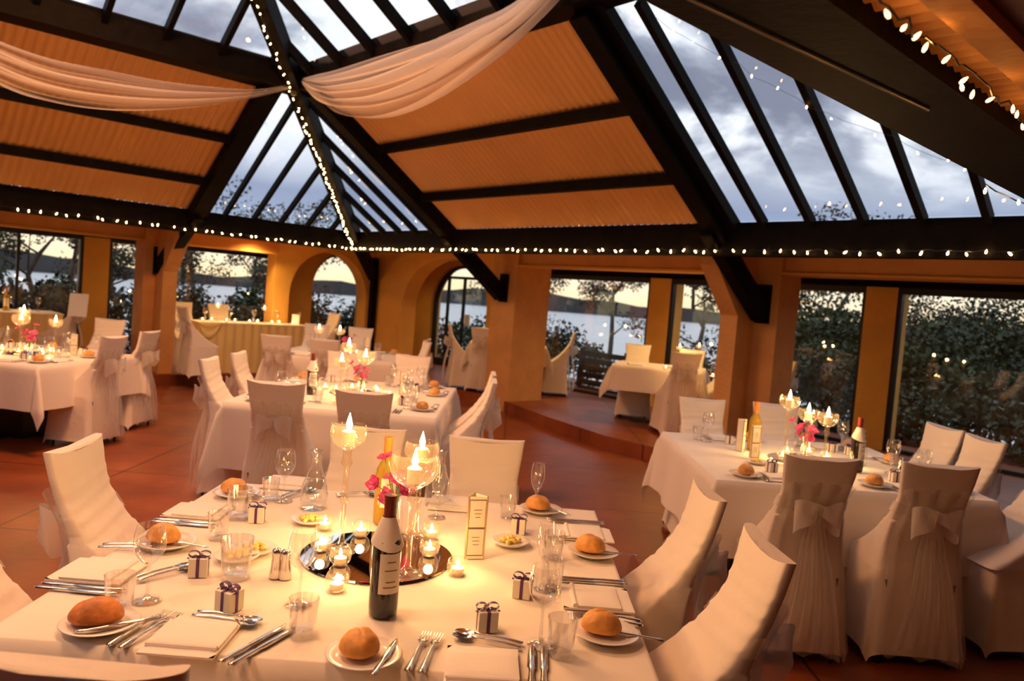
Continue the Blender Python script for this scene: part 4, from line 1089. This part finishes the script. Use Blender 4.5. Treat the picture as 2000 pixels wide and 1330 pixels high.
# ================================================================== VOILE DRAPES
def swag(fr, top, bot, label, depth=.10, folds=7, seed=0):
    """voile hung between points: top and bottom edges as polylines of (s, z)"""
    R = random.Random(seed)
    def pl(P, u):
        k = u * (len(P) - 1); i = min(int(k), len(P) - 2); t = k - i
        def cr(a, b, c, d, t): return .5 * ((2 * b) + (-a + c) * t + (2 * a - 5 * b + 4 * c - d) * t * t + (-a + 3 * b - 3 * c + d) * t ** 3)
        g = lambda q: P[max(0, min(len(P) - 1, q))]
        return [cr(g(i - 1)[e], g(i)[e], g(i + 1)[e], g(i + 2)[e], t) for e in (0, 1)]
    m = MB()
    def P(a, b):
        (s0, z0), (s1, z1) = pl(top, a), pl(bot, a); ww = min(1, hypot(s1 - s0, z1 - z0) / .3)
        bb = b + .035 * sin(2 * pi * folds * b + 2 * sin(a * 4) + 1.3)
        return fr(s0 + (s1 - s0) * bb, depth * (sin(2 * pi * folds * b * .5 + 2.5 * a + seed) * .5 + .6 * sin(pi * b) + .35 * sin(2 * pi * folds * b + 1.5 * a)) * ww, z0 + (z1 - z0) * bb)
    m.grid(60, 76, P); return tag(m.build('ceiling_drape', VOILE, smooth=True, fix=False), label, 'drape', 'voile ceiling drapes')
swag(lambda s, t, z: W(2.3 + t, s, z), [(-2.27, 3.87), (-2.72, 3.69), (-3.27, 3.58), (-3.78, 3.51), (-4.25, 3.49), (-4.68, 3.48), (-5.09, 3.54), (-5.6, 3.68), (-6.2, 3.82)],
     [(-2.27, 3.82), (-2.71, 3.61), (-3.26, 3.39), (-3.77, 3.23), (-4.23, 3.13), (-4.67, 3.10), (-5.07, 3.15), (-5.7, 3.40), (-6.3, 3.76)], 'sheer ivory drape swooping from the lit knot toward the lake-window side', .12, 6)
swag(lambda s, t, z: W(s, -2.3 - t, z), [(2.60, 3.87), (3.23, 3.82), (3.8, 3.81), (4.3, 3.81), (4.9, 3.81), (5.39, 3.82), (6.03, 3.86), (6.35, 3.95), (6.6, 4.02)],
     [(2.60, 3.80), (3.2, 3.46), (3.75, 3.32), (4.3, 3.26), (4.9, 3.30), (5.5, 3.43), (6.05, 3.60), (6.45, 3.78), (6.7, 3.95)], 'sheer ivory drape swooping from the lit knot across the orange panel', .14, 7, 2)
m = MB(); m.lathe([(.002, -.07), (.03, -.05), (.045, 0), (.03, .05), (.002, .07)], 12); tag(m.build('drape_knot', VOILE, loc=W(2.25, -2.25, 3.80), smooth=True), 'gathered knot of the ivory drapes where the lit rafters meet', 'knot')

# ================================================================== OUTSIDE
m = MB()
# garden ground as a ring round the building, falling away towards the lake
ring = [(-3.6, -16, -.05), (-3.6, 3.6, -.05), (16, 3.6, -.05)]
out1 = [(-9, -22, -.6), (-9, 9, -.6), (22, 9, -.3)]
out2 = [(-22, -40, -3.2), (-22, 22, -3.2), (40, 22, -.9)]
for A_, B_ in ((ring, out1), (out1, out2)):
    for k in range(2): m.add([W(*A_[k]), W(*A_[k + 1]), W(*B_[k + 1]), W(*B_[k])], [(0, 1, 2, 3)])
struct(m, 'ground', SOIL)
m = MB(); m.add([(-900, 10, -3), (900, 10, -3), (900, 900, -3), (-900, 900, -3)], [(0, 1, 2, 3)]); o = struct(m, 'water', LAKE)
m = MB(); n = 80
for k in range(n):
    def hh(q): return 4.4 + 1.6 * sin(q * .21) + 1.0 * sin(q * .53 + 1) + .8 * sin(q * 1.7)
    a0, a1 = math.radians(140 - 110 * k / n), math.radians(140 - 110 * (k + 1) / n)
    P = [(430 * cos(a), 430 * sin(a), z) for a, z in ((a0, -3), (a1, -3), (a1, hh(k + 1)), (a0, hh(k)))] + [(520 * cos(a), 520 * sin(a), z) for a, z in ((a0, -3), (a1, -3), (a1, hh(k + 1)), (a0, hh(k)))]
    m.add(P, [(0, 1, 2, 3), (3, 2, 6, 7)])
struct(m, 'hill', HILL)

def leaf_cloud(R, n, lobes, size, flat=1.0):
    m = MB()
    for _ in range(n):
        c, r = R.choice(lobes); d = Vector((R.gauss(0, 1), R.gauss(0, 1), R.gauss(0, 1))).normalized(); p = Vector(c) + Vector((d.x * r[0], d.y * r[1], d.z * r[2])) * (R.random() ** .35)
        a = Vector((R.gauss(0, 1), R.gauss(0, 1), R.gauss(0, 1) * flat)).normalized(); b = a.cross(Vector((R.gauss(0, 1), R.gauss(0, 1), R.gauss(0, 1)))).normalized(); l = size * R.uniform(.6, 1.3)
        m.add([p, p + a * l * .5 + b * l * .28, p + a * l, p + a * l * .5 - b * l * .28], [(0, 1, 2, 3)])
    return m
def shrub_proto(seed, mat, n=1500):
    R = random.Random(seed); lobes = [((0, 0, .45), (.5, .5, .42))] + [((R.uniform(-.45, .45), R.uniform(-.45, .45), R.uniform(.3, .85)), (R.uniform(.22, .36),) * 3) for _ in range(6)]
    root = thing('garden_shrub'); leaf_cloud(R, n, lobes, .085).build('foliage', mat, root, fix=False)
    m = MB(); m.tube([(0, 0, 0), (.03, 0, .3), (0, .05, .6)], [.03, .02, .01], 6); m.build('stem', BARK, root); return Proto(root)
def tree_proto(seed, H, spread, mat, n, dense, bare=.45):
    R = random.Random(seed); root = thing('gum_tree'); m = MB(); pts = [Vector((0, 0, 0))]; 
    for k in range(1, 8): pts.append(Vector((R.uniform(-.12, .12) * k * .5 + .05 * k, R.uniform(-.1, .1) * k, H * k / 8)))
    m.tube(pts, [.13 * (1 - k / 10) for k in range(8)], 8); lobes = []
    for k in range(12):
        b0 = pts[R.randint(3, 7)]; d = Vector((R.uniform(-1, 1), R.uniform(-1, 1), R.uniform(.1, .8))).normalized() * spread * R.uniform(.5, 1.1); e = b0 + d
        m.tube([b0, b0 + d * .5 + Vector((0, 0, .1)), e], [.04, .025, .01], 5); s_ = spread * R.uniform(.22, .42) * dense; lobes.append((e, (s_, s_, s_ * .6)))
        if R.random() < .6: lobes.append((b0 + d * .6 - Vector((0, 0, .2)), (s_ * .7, s_ * .7, s_ * .5)))
    m.build('trunk', BARK, root, smooth=True); leaf_cloud(R, n, lobes, .13).build('foliage', mat, root, fix=False); return Proto(root)
SH = [shrub_proto(21, LEAFD), shrub_proto(22, LEAFL), shrub_proto(23, LEAFD)]
TR = [tree_proto(31, 6.5, 1.9, GUM, 2800, 1.15), tree_proto(32, 5.5, 2.2, GUM, 3400, 1.25), tree_proto(33, 5.0, 2.0, LEAFD, 3800, 1.6)]
R = random.Random(5)
ORD = 'first second third fourth fifth sixth seventh eighth ninth tenth eleventh twelfth thirteenth fourteenth fifteenth sixteenth seventeenth'.split()
SHL = ('dark green shrub in the bed outside the lake windows', 'pale green shrub in the bed outside the dark windows', 'dark green shrub in the bed outside the middle window')
# low bed outside the lake windows
for k in range(15):
    j = -8.5 + k * .85; i = -4.3 - R.random() * .5; SH[(0, 2, 0, 1)[k % 4]].put(W(i, j, -.1), R.uniform(0, 6), f'dark shrub in the bed outside the lake windows, {ORD[k]} from its far left end', 'shrub', 'shrubs outside the lake windows', scale=R.uniform(1.3, 1.5))
for k in range(7):
    i = -3 + k * .95; j = 4.5 + R.random() * .6; SH[k % 3].put(W(i, j, -.2), R.uniform(0, 6), f'green shrub outside the arched door and middle window, {ORD[k]} from the left', 'shrub', 'shrubs outside the middle window', scale=R.uniform(1.05, 1.35))
# denser garden outside the dark windows, rising to the trees
for row in range(4):
    for k in range(10):
        i = 3.6 + k * .95 + R.uniform(-.3, .3); j = 5.0 + row * 1.05 + R.uniform(-.3, .3)
        SH[R.choice((0, 1, 1, 2))].put(W(i, j, -.25 + row * .14), R.uniform(0, 6), f'garden shrub outside the dark windows, {ORD[row]} row back, {ORD[k]} from the left', 'shrub', 'shrubs outside the dark windows', scale=R.uniform(.9, 1.25) + row * .14)
TL = ('thin gum tree standing between the lake windows and the water', 'dark bushy tree closing the garden behind the dark windows', 'branching gum tree seen through the middle window')
for n_, (i, j, k, sc_) in enumerate(((-8, -7.6, 0, 1), (-7, -6.2, 0, .9), (-9, -5.0, 1, 1), (-7.5, -3.9, 0, 1.1), (-10, -2.6, 1, 1.1), (-7.8, -1.3, 0, .9), (-8.6, .2, 1, .95), (-7, 1.6, 0, .9), (-9, 3.2, 1, 1.1), (-6.5, 4.8, 0, .9), (-12, -7, 1, 1.2), (-13, -1, 1, 1.3), (-11, 1.5, 1, 1.2))):
    TR[k].put(W(i, j, -.7), R.uniform(0, 6), ('thin gum tree before the water outside the lake windows, %s along' % ORD[n_]) if n_ < 10 else ('bigger gum tree close to the water, %s of three' % ORD[n_ - 10]), 'tree', 'gum trees by the lake', scale=sc_ * .66)
for n_, (i, j, k, sc_) in enumerate(((-4.5, 8, 1, .9), (-2.2, 9, 0, .9), (-.4, 10.5, 1, 1), (1.8, 9.2, 1, .95), (3.4, 8.8, 1, 1.0))):
    TR[k].put(W(i, j, -.7), R.uniform(0, 6), f'branching gum tree past the door and middle window, {ORD[n_]} from the left', 'tree', 'gum trees past the middle window', scale=sc_ * .72)
for k in range(15):
    i = 5.2 + (k % 8) * 1.75 + R.uniform(-.3, .3); j = 9.0 + (k // 8) * 2.4 + R.uniform(-.5, .5)
    TR[2].put(W(i, j, -.6), R.uniform(0, 6), f'dark bushy tree behind the garden, {ORD[k // 8]} row, {ORD[k % 8]} from the left', 'tree', 'dark trees behind the garden', scale=R.uniform(.58, .64))
for k in range(9):
    i = 4.8 + k * 1.7; TR[2].put(W(i, 7.9 + R.uniform(-.3, .3), -.9), R.uniform(0, 6), f'low dark tree just behind the garden shrubs, {ORD[k]} from the left', 'tree', 'dark trees behind the garden', scale=.55)
# dark slatted bench-height rail outside the middle window
w0 = W(1.55, 3.78, 0); t = thing('slatted_rail', w0, YAW, 'dark horizontal slatted rail just outside the middle window', 'railing')
for k in range(6): MB().box(0, 2.0, -.015, .015, .10 + k * .125, .19 + k * .125).build('slat', BLACK, t)
for x in (0, 1.0, 2.0): MB().box(x - .03, x + .03, .015, .075, -.05, .86).build('post', BLACK, t)
